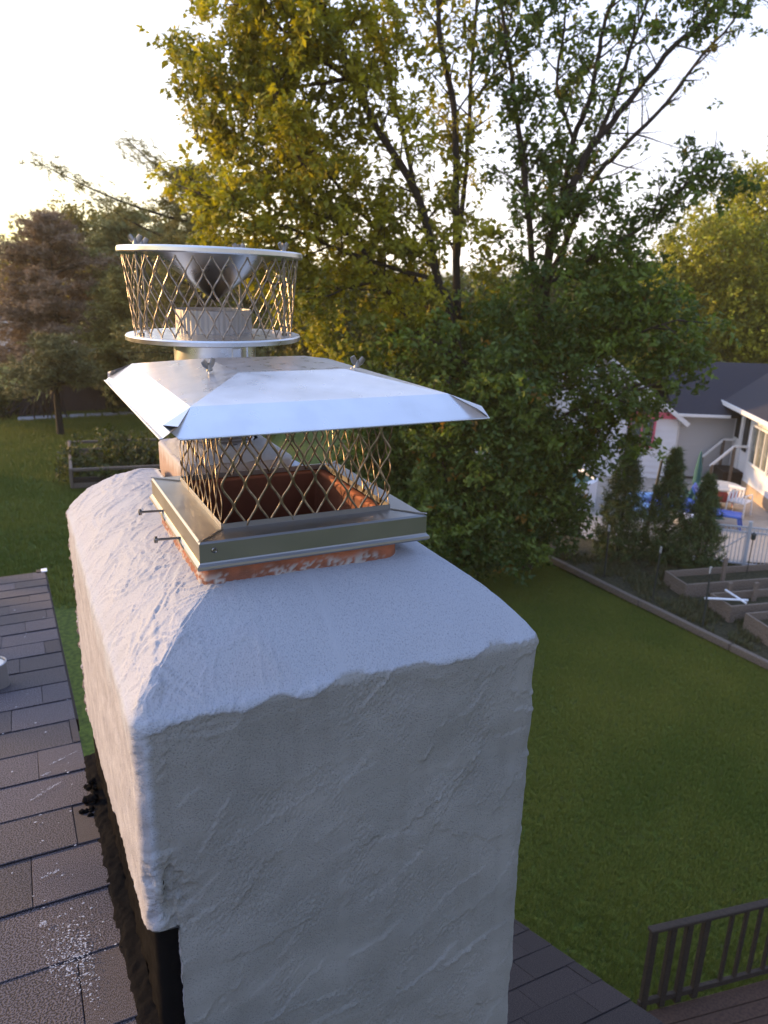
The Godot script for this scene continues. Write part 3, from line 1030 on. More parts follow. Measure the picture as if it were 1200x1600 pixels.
func front_cap() -> void:
	var cap := thing("chimney_cowl", "stainless steel chimney cap with wide hipped lid, on the nearer flue", "chimney cowl", O + Vector3(0, 5.98, 0), YAW)
	# local: x along the front, y up from the skirt's lower edge, z = -depth
	var W := 0.46
	var D := 0.478
	var prof := [Vector2(0.0035, 0.0), Vector2(0.0062, 0.0035), Vector2(0.0055, 0.008), Vector2(0.0015, 0.0115), Vector2(0.0, 0.014), Vector2(0.0, 0.049), Vector2(-0.0035, 0.0525), Vector2(-0.025, 0.0535), Vector2(-0.056, 0.0545)]
	var sides := [[Vector3(0, 0, 0), Vector3(1, 0, 0), Vector3(0, 0, 1), W], [Vector3(W, 0, 0), Vector3(0, 0, -1), Vector3(1, 0, 0), D], [Vector3(W, 0, -D), Vector3(-1, 0, 0), Vector3(0, 0, -1), W], [Vector3(0, 0, -D), Vector3(0, 0, 1), Vector3(-1, 0, 0), D]]
	var sk := MB.new()
	for s in sides:
		for i in prof.size() - 1:
			var p: Vector2 = prof[i]
			var q: Vector2 = prof[i + 1]
			var a: Vector3 = s[0] - s[1] * p.x + s[2] * p.x + Vector3.UP * p.y
			var b: Vector3 = s[0] + s[1] * (s[3] + p.x) + s[2] * p.x + Vector3.UP * p.y
			var c: Vector3 = s[0] + s[1] * (s[3] + q.x) + s[2] * q.x + Vector3.UP * q.y
			var d: Vector3 = s[0] - s[1] * q.x + s[2] * q.x + Vector3.UP * q.y
			sk.poly([a, b, c, d], s[2] + Vector3.UP * (1.0 if q.x < p.x and i > 1 else -0.2))
			# the sheet's inner face
			sk.poly([a - s[2] * 0.001, b - s[2] * 0.001, c - s[2] * 0.001 - Vector3.UP * 0.001, d - s[2] * 0.001 - Vector3.UP * 0.001], -s[2] - Vector3.UP)
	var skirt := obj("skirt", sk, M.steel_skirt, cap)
	# folded seams at the corners
	var seam := MB.new()
	for s in sides:
		var c0: Vector3 = s[0] - s[1] * 0.0 + Vector3.UP * 0.0545
		seam.beam(c0 + Vector3.UP * 0.0, s[0] + (s[1] - s[2]) * 0.055 + Vector3.UP * 0.0562, 0.005, 0.0016, 0.0004)
	obj("corner_seam", seam, M.steel_skirt, skirt)
	# lip that holds the screen
	var lip := MB.new()
	var I := 0.057
	for s in sides:
		var a: Vector3 = s[0] + s[1] * I - s[2] * (I - 0.0015) + Vector3.UP * 0.059
		var b: Vector3 = s[0] + s[1] * (s[3] - I) - s[2] * (I - 0.0015) + Vector3.UP * 0.059
		lip.beam(a, b, 0.0018, 0.0115, 0.0004)
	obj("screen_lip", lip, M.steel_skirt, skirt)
	# expanded metal screens
	var top := 0.262
	var y0 := 0.056
	for s in sides:
		var mb := MB.new()
		var l: float = s[3] - 2 * I
		var n := roundi(l / 0.0232)
		if n % 2 == 0:
			n += 1
		var o: Vector3 = s[0] + s[1] * I - s[2] * I + Vector3.UP * y0
		var d1: Vector3 = s[1] * (l / n)
		var nz := noise(1.0, 200 + sides.find(s), 2)
		var onrm: Vector3 = s[2]
		zigzag(mb, func(t: float, y: float): return o + d1 * t + Vector3.UP * y + onrm * 0.003 * nz.get_noise_2d(t * 0.35, y * 9.0), n, 2.55, top - y0, func(_t): return onrm)
		obj("mesh_screen", mb, M.wire, cap)
	# lid: shallow plateau, hipped slopes, steep rim, notched corners
	var lid := MB.new()
	var x0 := -0.066
	var x1 := 0.538
	var z0 := 0.084
	var z1 := -0.650
	var yb := 0.259
	var P := [Vector3(0.128, 0.327, -0.172), Vector3(0.352, 0.327, -0.172), Vector3(0.352, 0.327, -0.425), Vector3(0.128, 0.327, -0.425)]
	var ins := 0.058
	var R := [Vector3(x0 + ins, 0.300, z0 - ins), Vector3(x1 - ins, 0.300, z0 - ins), Vector3(x1 - ins, 0.300, z1 + ins), Vector3(x0 + ins, 0.300, z1 + ins)]
	var E := [Vector3(x0, 0, z0), Vector3(x1, 0, z0), Vector3(x1, 0, z1), Vector3(x0, 0, z1)]
	lid_sheet(lid, P, Vector3.UP)
	var outs := [Vector3(0, 0, 1), Vector3(1, 0, 0), Vector3(0, 0, -1), Vector3(-1, 0, 0)]
	for i in 4:
		var j := (i + 1) % 4
		var al: Vector3 = (E[j] - E[i]).normalized()
		var o: Vector3 = outs[i]
		# slope, sagging a little between the folds
		lid_sheet(lid, [P[i], P[j], R[j], R[i]], Vector3.UP + o * 0.3)
		# steep rim: notched towards the corners
		var K0: Vector3 = E[i] + al * 0.006 - o * 0.026 + Vector3.UP * 0.2785
		var K1: Vector3 = E[j] - al * 0.006 - o * 0.026 + Vector3.UP * 0.2785
		if i == 1:
			K0 = E[i] + al * 0.001 - o * 0.026 + Vector3.UP * 0.2785
		if i == 0:
			K1 = E[j] - al * 0.001 - o * 0.026 + Vector3.UP * 0.2785
		var B0: Vector3 = E[i] + al * (0.026 if i != 1 else 0.002) + Vector3.UP * yb
		var B1: Vector3 = E[j] - al * (0.008 if i != 0 else 0.002) + Vector3.UP * (yb + 0.001)
		lid_sheet(lid, [R[i], R[j], K1, K0], o + Vector3.UP)
		lid_sheet(lid, [K0, K1, B1, B0], o)
		# hem turned along the lower edge
		lid.beam(B0 + o * 0.0005, B1 + o * 0.0005, 0.003, 0.007, 0.001, o)
	for i in 4:
		# folded gore in each corner
		var j := (i + 3) % 4
		var al2: Vector3 = (E[(i + 1) % 4] - E[i]).normalized()
		var al3: Vector3 = (E[j] - E[i]).normalized()
		var k0: Vector3 = E[i] + al2 * 0.006 - outs[i] * 0.026 + Vector3.UP * 0.2785
		var k1: Vector3 = E[i] + al3 * 0.006 - outs[j] * 0.026 + Vector3.UP * 0.2785
		if i == 1:
			lid_sheet(lid, [R[i], E[i] + al2 * 0.001 - outs[i] * 0.026 + Vector3.UP * 0.2785, E[i] + Vector3.UP * 0.262, E[i] + al3 * 0.001 - outs[j] * 0.026 + Vector3.UP * 0.2785], Vector3.UP)
		else:
			lid.poly([R[i], k0, k1], Vector3.UP)
	var lo := obj("lid", lid, M.steel_lid, cap)
	wing_nut(lo, Vector3(0.088, 0.3235, -0.235), 0.5, 0.016, 1.0, Basis(Vector3(0, 0, 1), 0.12))
	wing_nut(lo, Vector3(0.394, 0.3235, -0.212), 0.1, 0.016, 1.0, Basis(Vector3(0, 0, 1), -0.15))
	# brackets under the lid, carrying the studs
	var br := MB.new()
	for x in [0.088, 0.394]:
		br.beam(Vector3(x, 0.262, -0.06), Vector3(x, 0.262, -0.42), 0.022, 0.002, 0.0004)
		br.beam(Vector3(x, 0.262, -0.235), Vector3(x, 0.322, -0.235), 0.005, 0.005)
	obj("bracket", br, M.steel, cap)
	# hex bolts that clamp the skirt to the flue, standing out on the left
	for q in [[0.345, 0.012], [0.161, 0.010]]:
		var b := MB.new()
		threaded(b, Vector3(0.01, q[1], -q[0]), Vector3(-1, 0.06, 0.05).normalized(), 0.058, 0.0028)
		b.lathe(Vector3(-0.047, q[1] + 0.0034, -q[0] + 0.003), [Vector2(0.0001, 0.005), Vector2(0.0062, 0.005), Vector2(0.007, 0.004), Vector2(0.007, -0.001), Vector2(0.0001, -0.001)], 6, Basis(Vector3(0, 0, 1), PI * 0.5))
		obj("clamp_bolt", b, M.bolt, cap)
	var sc := MB.new()
	sc.lathe(Vector3(0.027, 0.036, 0.0002), [Vector2(0.0001, 0.0012), Vector2(0.0025, 0.0012), Vector2(0.004, 0.003), Vector2(0.0055, 0.0012), Vector2(0.0055, 0.0)], 12, Basis(Vector3(1, 0, 0), PI * 0.5))
	obj("rivet", sc, M.bolt, cap)

func lid_sheet(b: MB, q: Array, out: Vector3) -> void:
	b.poly(q, out)
	var n: Vector3 = (q[2] - q[0]).cross(q[1] - q[0]).normalized()
	if n.dot(out) < 0:
		n = -n
	var u := []
	for p in q:
		u.append(p - n * 0.0009)
	b.poly(u, -n)

# ---------------------------------------------------------------- round cap
func round_cap() -> void:
	var c := Vector3(0.25, 0, -0.846)
	var cap := thing("round_chimney_cowl", "round steel flue cap with diamond mesh, behind the hipped lid", "chimney cowl", O + Basis(Vector3.UP, YAW) * c + Vector3(0, 6.02, 0), YAW)
	var y0 := 0.305
	var y1 := 0.497
	# pipe and corrugated liner
	var b := MB.new()
	var prof := []
	for i in 24:
		prof.append(Vector2(0.096 + 0.004 * (1.0 if i % 2 else -1.0), 0.0 + i * 0.005))
	b.lathe(Vector3.ZERO, prof, 40)
	obj("liner", b, M.galvanised, cap)
	b = MB.new()
	b.lathe(Vector3.ZERO, [Vector2(0.098, 0.11), Vector2(0.110, 0.11), Vector2(0.110, y0 - 0.012), Vector2(0.098, y0 - 0.012)], 48)
	obj("pipe", b, M.steel, cap)
	b = MB.new()
	b.box(Transform3D(Basis(), Vector3(0.03, 0.26, 0.109)), Vector3(0.024, 0.03, 0.003), 0.001)
	b.beam(Vector3(0.06, 0.13, 0.1035), Vector3(0.06, 0.29, 0.1035), 0.006, 0.006, 0.001, Vector3(0, 0, 1))
	obj("strap", b, M.steel, cap)
	# base plate
	b = MB.new()
	b.lathe(Vector3.ZERO, [Vector2(0.09, y0 - 0.002), Vector2(0.226, y0 - 0.016), Vector2(0.232, y0 - 0.014), Vector2(0.233, y0 - 0.004), Vector2(0.230, y0), Vector2(0.222, y0), Vector2(0.10, y0 + 0.006), Vector2(0.09, y0 + 0.006)], 72)
	obj("base_plate", b, M.steel, cap)
	# ribbed collar
	b = MB.new()
	var pts := PackedVector3Array()
	var k := 180
	for row in [[0.100, 0.0], [0.100, 0.058], [0.0985, 0.0595], [0.0965, 0.058], [0.0965, -0.01]]:
		for i in k:
			var a := TAU * i / k
			var r: float = row[0] + 0.0016 * signf(sin(a * 45.0)) * (1.0 if row[1] < 0.05 else 0.3)
			pts.append(Vector3(cos(a) * r, y0 + 0.006 + row[1], sin(a) * r))
	b.grid(pts, 2, k, true, func(q): return Vector3(q.x, 0, q.z))
	b.grid(pts.slice(k), 4, k, true, func(q): return Vector3(q.x, 0.5, q.z) if q.y > y0 + 0.065 else Vector3(-q.x, 0, -q.z))
	obj("collar", b, M.galvanised, cap)
	# top disc with turned-down rim, leaning a little to the right
	var tilt := Basis(Vector3(0, 0, 1), -0.018) * Basis(Vector3(1, 0, 0), -0.012)
	b = MB.new()
	b.lathe(Vector3(0, y1, 0), [Vector2(0.12, 0.020), Vector2(0.2365, 0.009), Vector2(0.239, 0.009), Vector2(0.2405, 0.012), Vector2(0.2405, 0.021), Vector2(0.238, 0.0245), Vector2(0.20, 0.027), Vector2(0.0, 0.030)], 80, tilt)
	var lid := obj("lid", b, M.steel, cap)
	# cone hanging below
	b = MB.new()
	var cp := PackedVector3Array()
	for r in 10:
		var t := r / 9.0
		for i in 64:
			var a := TAU * i / 64.0
			cp.append(tilt * Vector3(cos(a) * lerpf(0.172, 0.002, t), y1 + 0.021 - 0.128 * t, sin(a) * lerpf(0.172, 0.002, t)))
	b.grid(cp, 10, 64, true, func(q): return Vector3(q.x, -0.15, q.z))
	obj("deflector_cone", b, M.steel, cap)
	# studs and wing nuts
	for a in [[-0.2, 0.045], [-0.155, -0.14], [0.165, 0.105], [0.12, -0.16]]:
		b = MB.new()
		threaded(b, Vector3(a[0], y0, a[1]), Vector3.UP, 0.238, 0.0036)
		b.lathe(Vector3(a[0], y0, a[1]), [Vector2(0.0001, 0.008), Vector2(0.008, 0.008), Vector2(0.008, 0.0)], 6)
		obj("threaded_stud", b, M.bolt, cap)
		wing_nut(cap, Vector3(a[0], y1 + 0.026 - a[0] * 0.018, a[1]), rng.randf_range(-0.6, 0.6), 0.0, 1.05)
	# mesh round the outside
	b = MB.new()
	var n := 66
	zigzag(b, func(s: float, y: float):
		var a := TAU * s / n
		var r := lerpf(0.208, 0.228, y / 0.197)
		return Vector3(cos(a) * r, y0 + 0.002 + y, sin(a) * r), n, 2.5, 0.197, func(s): return Vector3(cos(TAU * s / n), 0, sin(TAU * s / n)), 0.001, 0.0023)
	obj("mesh_screen", b, M.wire_grey, cap)

func vent_and_deck() -> void:
	var bs := Basis(Vector3.UP, YAW)
	var vp := thing("vent_pipe", "short white vent pipe on the shingles at the left edge", "vent pipe", O + bs * Vector3(-0.468, roof_h(2.03) + 0.012, -2.03), YAW)
	var b := MB.new()
	b.lathe(Vector3.ZERO, [Vector2(0.062, -0.02), Vector2(0.062, 0.115), Vector2(0.057, 0.117), Vector2(0.055, 0.113), Vector2(0.055, -0.02)], 32)
	obj("pipe", b, M.galvanised, vp)
	b = MB.new()
	b.lathe(Vector3.ZERO, [Vector2(0.0545, 0.105), Vector2(0.05, 0.109), Vector2(0.0001, 0.109)], 32)
	obj("pipe_opening", b, M.pvc_rim, vp)
	# deck with railing below, at the right
	var d0 := Vector3(2.40, 0, -5.2)
	var dx := Vector3(0.96, 0, -0.28).normalized()
	var ang := atan2(-dx.z, dx.x)
	var dk := thing("deck", "brown wooden deck floor in the bottom right corner, behind the railing", "deck", d0 + Vector3(0, 0, 0), ang)
	for i in 16:
		b = MB.new()
		b.box(Transform3D(Basis(), Vector3(2.0, 0.30 + rng.randf_range(-0.002, 0.002), 0.12 + i * 0.142)), Vector3(4.0, 0.035, 0.136), 0.005)
		obj("deck_board", b, M.deck_wood, dk)
	for x in [0.3, 2.0, 3.7]:
		for z in [0.15, 2.2]:
			b = MB.new()
			b.box(Transform3D(Basis(), Vector3(x, 0.12, z)), Vector3(0.1, 0.32, 0.1))
			obj("post", b, M.deck_wood, dk)
	b = MB.new()
	b.box(Transform3D(Basis(), Vector3(2.0, 0.2, 0.03)), Vector3(4.0, 0.16, 0.04), 0.004)
	obj("rim_board", b, M.deck_wood, dk)
	var rl := thing("deck_railing", "dark wooden railing of upright balusters at the bottom right", "railing", d0 + Vector3(0, 0.3, 0), ang)
	b = MB.new()
	b.box(Transform3D(Basis(), Vector3(1.95, 0.905, 0.0)), Vector3(4.0, 0.035, 0.07), 0.006)
	obj("top_rail", b, M.rail_wood, rl)
	b = MB.new()
	b.box(Transform3D(Basis(), Vector3(1.95, 0.09, 0.0)), Vector3(4.0, 0.06, 0.038), 0.004)
	obj("bottom_rail", b, M.rail_wood, rl)
	for x in [0.0, 0.19, 0.355, 0.53]:
		b = MB.new()
		b.box(Transform3D(Basis(), Vector3(x, 0.445, 0.0)), Vector3(0.062, 0.885, 0.05), 0.004)
		obj("post", b, M.rail_wood, rl)
	for i in 20:
		b = MB.new()
		b.box(Transform3D(Basis(), Vector3(0.80 + i * 0.155, 0.50, 0.0)), Vector3(0.034, 0.772, 0.03), 0.003)
		obj("baluster", b, M.rail_wood, rl)

# ---------------------------------------------------------------- plants
var leaf_kinds := []
var needle_kinds := []
var fine_kinds := []

func leaf_poly(b: MB, at: Vector3, bs: Basis, l: float, w: float) -> void:
	# a pointed leaf folded along its midrib
	var tip := at + bs * Vector3(0, -l * 0.08, l)
	var mid := at + bs * Vector3(0, l * 0.05, l * 0.45)
	var a := at + bs * Vector3(-w * 0.5, 0, l * 0.42)
	var c := at + bs * Vector3(w * 0.5, 0, l * 0.42)
	b.poly([at, a, mid], bs.y)
	b.poly([a, tip, mid], bs.y)
	b.poly([at, mid, c], bs.y)
	b.poly([mid, tip, c], bs.y)

func leaf_meshes() -> void:
	for v in 3:
		var b := MB.new()
		for i in 9:
			var out := rdir()
			out.y = out.y * 0.6 - 0.25
			out = out.normalized()
			var at := rdir() * rng.randf_range(0.02, 0.13)
			var sh := rng.randf_range(0.75, 1.2)
			b.col = Color(sh, sh, sh * 0.95)
			leaf_poly(b, at, Basis.looking_at(-out, (Vector3.UP + rdir() * 0.8).normalized()), rng.randf_range(0.10, 0.155), rng.randf_range(0.055, 0.085))
		leaf_kinds.append(b.mesh())
	for v in 2:
		var b := MB.new()
		for i in 16:
			var out := rdir()
			out.y *= 0.5
			out = (out + Vector3(0, 0.1, 0.5)).normalized()
			var at := Vector3(0, 0, rng.randf_range(-0.1, 0.12)) + rdir() * 0.02
			var sd := out.cross(rdir()).normalized() * 0.012
			var sh := rng.randf_range(0.7, 1.2)
			b.col = Color(sh, sh, sh)
			b.poly([at - sd, at + sd, at + out * rng.randf_range(0.14, 0.24)], rdir())
		needle_kinds.append(b.mesh())
	for v in 2:
		var b := MB.new()
		for i in 14:
			var at := rdir() * rng.randf_range(0.02, 0.2)
			var sh := rng.randf_range(0.6, 1.25)
			b.col = Color(sh, sh, sh)
			leaf_poly(b, at, Basis(rdir(), rng.randf() * TAU), rng.randf_range(0.09, 0.15), rng.randf_range(0.06, 0.1))
		fine_kinds.append(b.mesh())

class Leaves:
	var xf := [[], [], []]
	var cs := [[], [], []]
	func add(k: int, t: Transform3D, c: Color) -> void:
		xf[k].append(t); cs[k].append(c)

func hang(lv: Leaves, kinds: Array, m: Material, parent: Node, called := "foliage") -> void:
	for k in kinds.size():
		multi(called, kinds[k], m, lv.xf[k], lv.cs[k], parent)

func curve(p: Vector3, d: Vector3, l: float, bend: Vector3, k: int) -> Array:
	var out := [p]
	var q := p
	var dd := d
	for i in k:
		dd = (dd + bend / k + rdir() * 0.10).normalized()
		q = q + dd * l / k
		out.append(q)
	return out

func taper(a: float, b: float, k: int) -> Array:
	var out := []
	for i in k:
		out.append(lerpf(a, b, i / (k - 1.0)))
	return out

# leafy side branches along a limb; dens(p) gives leaf clusters per twig there, light(p) 0..1 how yellow
func dress(tw: MB, lv: Leaves, pts: Array, t0: float, gap: float, reach: float, dens: Callable, pal: Array, size: float) -> void:
	var total := 0.0
	for i in pts.size() - 1:
		total += (pts[i + 1] - pts[i]).length()
	var s := t0 * total + rng.randf() * gap
	while s < total:
		var acc := 0.0
		var p := Vector3.ZERO
		var d := Vector3.UP
		for i in pts.size() - 1:
			var l: float = (pts[i + 1] - pts[i]).length()
			if acc + l >= s:
				p = pts[i].lerp(pts[i + 1], (s - acc) / l)
				d = (pts[i + 1] - pts[i]).normalized()
				break
			acc += l
		var side := rdir()
		side = (side - d * side.dot(d)).normalized()
		var dir := (side * 0.85 + d * 0.55 + Vector3.UP * 0.12).normalized()
		var len := reach * rng.randf_range(0.5, 1.15) * lerpf(1.0, 0.6, s / total)
		var br := curve(p, dir, len, Vector3(0, 0.25, 0) + rdir() * 0.3, 5)
		tw.tube(br, taper(0.013 + 0.008 * reach, 0.004, 6), 4, false)
		var tone := rng.randf()
		for j in 7:
			var t := 0.2 + 0.8 * (j + rng.randf()) / 7.0
			var ii := mini(int(t * 5.0), 4)
			var q: Vector3 = br[ii].lerp(br[ii + 1], t * 5.0 - ii)
			var td := (dir * 0.5 + rdir() + Vector3(0, -0.1, 0)).normalized()
			var sub := curve(q, td, rng.randf_range(0.25, 0.55), Vector3(0, -0.2, 0), 3)
			tw.tube(sub, [0.005, 0.004, 0.003, 0.002], 3, false)
			var n: float = dens.call(sub[3])
			var cnt := int(n) + (1 if rng.randf() < n - int(n) else 0)
			for k in cnt:
				var at: Vector3 = sub[1 + rng.randi() % 3] + rdir() * rng.randf_range(0.02, 0.16)
				var sz := size * rng.randf_range(0.65, 1.45)
				var c: Color = pal[0].lerp(pal[1], clampf(tone * 0.7 + rng.randf_range(-0.1, 0.5), 0, 1))
				if rng.randf() < 0.025:
					c = pal[2]
				lv.add(rng.randi() % 3, Transform3D(Basis(Vector3.UP, rng.randf() * TAU).scaled(Vector3.ONE * sz) * Basis(rdir(), rng.randf() * 0.7), at), c)
		s += gap * rng.randf_range(0.6, 1.4)

# leafy volume: clumps of clusters in an ellipsoid, mostly towards its outside
func fill(lv: Leaves, c: Vector3, r: Vector3, clumps: int, per: int, crad: float, pal: Array, size: float, kinds := 3, shell := 0.5) -> void:
	for i in clumps:
		var d := rdir()
		var k := lerpf(pow(rng.randf(), 0.33), 1.0, shell * rng.randf())
		var o := c + Vector3(d.x * r.x, d.y * r.y, d.z * r.z) * k
		if o.y < 0.25:
			continue
		var tone := rng.randf()
		for j in per:
			var at := o + Vector3(rng.randfn(), rng.randfn() * 0.7, rng.randfn()) * crad * 0.5
			var cc: Color = pal[0].lerp(pal[1], clampf(tone * tone * 0.95 + rng.randf_range(-0.15, 0.3), 0, 1))
			if rng.randf() < 0.015:
				cc = pal[2]
			lv.add(rng.randi() % kinds, Transform3D(rbasis(size * rng.randf_range(0.7, 1.3)), at), cc)

func limb(a: Array) -> Array:
	var out := []
	var f: Array = a[2]
	var raw := []
	for i in f.size() / 3:
		raw.append(Vector3(f[i * 3], f[i * 3 + 1], f[i * 3 + 2]))
	# smooth through the points
	for i in raw.size() - 1:
		var p0: Vector3 = raw[maxi(i - 1, 0)]
		var p1: Vector3 = raw[i]
		var p2: Vector3 = raw[i + 1]
		var p3: Vector3 = raw[mini(i + 2, raw.size() - 1)]
		for k in 4:
			out.append(p1.cubic_interpolate(p2, p0, p3, k / 4.0) + (rdir() * 0.02 if k > 0 else Vector3.ZERO))
	out.append(raw[-1])
	return out

func big_trees() -> void:
	var bark := Color(0.055, 0.045, 0.036)
	var pal := [Color(0.15, 0.165, 0.012), Color(0.48, 0.43, 0.022), Color(0.52, 0.40, 0.025)]
	var t1 := thing("maple_tree", "tall yellow-green leafy tree with leaning limbs, behind both chimney caps", "tree", Vector3(2.112, 0, -17.392))
	var l1 := [
		[0.17, 0.13, [0.0, 0.0, 0.0, -0.26, 2.65, 0.0, -0.43, 4.11, 0.0, -0.57, 4.96, 0.0]],
		[0.11, 0.035, [-0.57, 4.96, 0.0, -0.85, 5.92, 0.15, -1.08, 6.31, 0.3, -1.63, 8.06, 0.45, -2.37, 9.08, 0.6, -2.95, 10.0, 0.75, -3.19, 10.61, 0.9, -3.54, 11.24, 1.05, -3.78, 11.79, 1.2]],
		[0.045, 0.02, [-2.94, 9.97, 0.72, -3.53, 10.26, 1.12, -4.22, 10.68, 1.35, -4.69, 11.06, 1.57, -5.04, 11.38, 1.8]],
		[0.1, 0.04, [-0.57, 4.96, 0.0, -0.58, 5.5, -0.13, -0.76, 8.14, -0.27, -0.86, 9.7, -0.4, -1.18, 10.9, -0.53, -1.28, 11.79, -0.67, -1.38, 12.73, -0.8]],
		[0.06, 0.025, [-0.65, 6.85, -0.2, -0.55, 8.43, -0.57, -0.51, 10.09, -0.85, -0.45, 11.95, -1.12, -0.42, 12.95, -1.4]],
		[0.035, 0.015, [-0.51, 9.88, -0.85, 0.11, 10.81, -1.27, 0.35, 11.85, -1.53, 0.54, 12.64, -1.8]],
		[0.07, 0.02, [-0.4, 3.53, 0.0, -1.66, 5.5, 0.21, -2.31, 6.28, 0.43, -2.78, 7.03, 0.64, -3.23, 7.44, 0.86, -3.85, 8.41, 1.07, -4.25, 9.26, 1.29, -4.38, 10.07, 1.5]],
		[0.06, 0.015, [-0.43, 4.11, 0.0, -1.69, 6.56, -0.12, -2.83, 7.71, -0.24, -4.07, 8.2, -0.36, -5.31, 8.69, -0.48, -6.42, 9.11, -0.6]],
		[0.05, 0.02, [-1.63, 8.05, 0.45, -2.21, 10.11, 0.07, -2.5, 11.23, -0.37, -2.72, 12.25, -0.8]],
		[0.05, 0.015, [-1.08, 6.31, 0.3, -2.78, 6.78, 0.73, -4.04, 7.23, 1.15, -4.97, 7.53, 1.57, -5.72, 7.82, 2.0]],
		[0.045, 0.015, [-3.0, 10.05, 0.75, -4.0, 9.95, 0.3, -5.2, 10.0, -0.1, -6.2, 10.3, -0.4]],
		[0.045, 0.015, [-2.83, 7.71, -0.24, -3.9, 8.9, -0.5, -4.9, 9.9, -0.7, -5.6, 11.0, -0.9]],
		[0.04, 0.015, [-2.31, 6.28, 0.43, -3.5, 6.1, 0.6, -4.6, 6.2, 0.5, -5.5, 6.5, 0.4]],
	]
	var tw := MB.new()
	var lv := Leaves.new()
	tw.col = bark * 1.1
	for i in l1.size():
		var pts := limb(l1[i])
		var b := MB.new()
		b.col = bark
		b.tube(pts, taper(l1[i][0], l1[i][1], pts.size()), 9)
		obj("trunk" if i == 0 else "limb", b, M.bark, t1)
		if i > 0:
			dress(tw, lv, pts, 0.22, 0.26, 1.55, func(p: Vector3):
				var left := ss(0.2, -2.6, p.x)
				return lerpf(0.9, 3.3, left) * (0.6 if p.y > 9.5 and p.x > -1.5 else 1.0), pal, 1.0)
	for f in [[-4.6, 9.2, 0.6, 1.7, 1.9, 1.6, 60], [-5.0, 7.2, 0.4, 1.3, 1.0, 1.3, 34], [-3.6, 10.9, 0.8, 1.6, 1.3, 1.4, 36], [-2.6, 5.6, 0.5, 1.8, 1.3, 1.5, 46], [-1.0, 6.6, 0.2, 1.5, 1.6, 1.2, 30], [-5.7, 10.4, 0.2, 1.0, 1.3, 1.0, 26], [-3.4, 8.1, 0.2, 1.5, 1.1, 1.2, 24]]:
		fill(lv, Vector3(f[0], f[1], f[2]), Vector3(f[3], f[4], f[5]), f[6], 9, 0.34, pal, 1.0)
	var o := obj("twigs", tw, M.bark, t1)
	o.set_meta("kind", "stuff")
	hang(lv, leaf_kinds, M.leaf, t1)

	var t2 := thing("forked_tree", "sparse tree with dark forking limbs spreading right against the sky", "tree", Vector3(3.616, 0, -17.771))
	var l2 := [
		[0.18, 0.14, [0.0, 0.0, 0.0, -0.15, 2.6, 0.0, -0.21, 4.69, 0.0, -0.2, 6.23, 0.0]],
		[0.08, 0.025, [-0.25, 5.26, 0.0, -0.61, 7.32, 0.13, -0.91, 8.78, 0.27, -1.11, 9.5, 0.4, -1.33, 10.44, 0.53, -1.54, 11.19, 0.67, -1.7, 11.92, 0.8]],
		[0.11, 0.02, [-0.2, 6.23, 0.0, -0.14, 7.28, 0.11, 0.1, 8.09, 0.22, 0.44, 9.01, 0.33, 0.7, 9.35, 0.44, 1.19, 10.01, 0.56, 1.83, 10.85, 0.67, 2.26, 11.2, 0.78, 2.47, 11.53, 0.89, 2.72, 11.85, 1.0]],
		[0.08, 0.015, [-0.16, 6.23, -0.05, 0.29, 7.31, -0.31, 0.74, 8.48, -0.43, 1.28, 9.1, -0.54, 2.03, 9.87, -0.66, 2.78, 10.88, -0.77, 3.45, 11.67, -0.89, 3.92, 12.27, -1.0]],
		[0.05, 0.02, [0.56, 9.16, 0.38, 0.84, 10.1, 0.6, 0.95, 10.84, 0.8, 1.11, 11.51, 1.0, 1.19, 12.06, 1.2]],
		[0.07, 0.025, [0.0, 7.7, 0.16, 0.18, 9.22, -0.1, 0.46, 10.0, -0.2, 0.57, 10.77, -0.3, 0.68, 11.57, -0.4, 0.85, 11.94, -0.5, 1.0, 12.54, -0.6]],
		[0.04, 0.02, [0.18, 9.24, -0.1, -0.23, 10.34, -0.3, -0.16, 11.19, -0.4, -0.16, 12.14, -0.5]],
		[0.045, 0.012, [-0.2, 6.23, 0.0, 0.78, 6.92, 0.35, 1.68, 7.57, 0.7, 2.36, 8.41, 1.05, 2.79, 8.84, 1.4]],
		[0.045, 0.015, [-0.19, 4.11, 0.0, 0.94, 4.78, 0.6, 1.66, 5.39, 1.2, 2.21, 5.71, 1.8]],
		[0.045, 0.015, [-0.16, 2.91, 0.0, 0.58, 3.67, 0.8, 1.16, 4.1, 1.6, 1.41, 4.48, 2.4]],
		[0.05, 0.015, [-0.17, 3.36, 0.0, -1.31, 4.2, 0.87, -2.12, 4.82, 1.73, -2.97, 5.38, 2.6]],
	]
	tw = MB.new()
	tw.col = bark * 1.1
	lv = Leaves.new()
	var pal2 := [Color(0.05, 0.095, 0.014), Color(0.17, 0.245, 0.03), Color(0.26, 0.19, 0.03)]
	for i in l2.size():
		var pts := limb(l2[i])
		var b := MB.new()
		b.col = bark
		b.tube(pts, taper(l2[i][0], l2[i][1], pts.size()), 9)
		obj("trunk" if i == 0 else "limb", b, M.bark, t2)
		if i > 0:
			dress(tw, lv, pts, 0.1, 0.24, 1.4, func(p: Vector3):
				var bare := ss(0.4, 1.6, p.x) * ss(7.6, 8.6, p.y)
				var top := ss(11.0, 11.8, p.y) * 0.9
				return maxf(lerpf(1.25, 0.10, bare), top) * (1.5 if p.y < 7.0 else 1.0), pal2, 1.0)
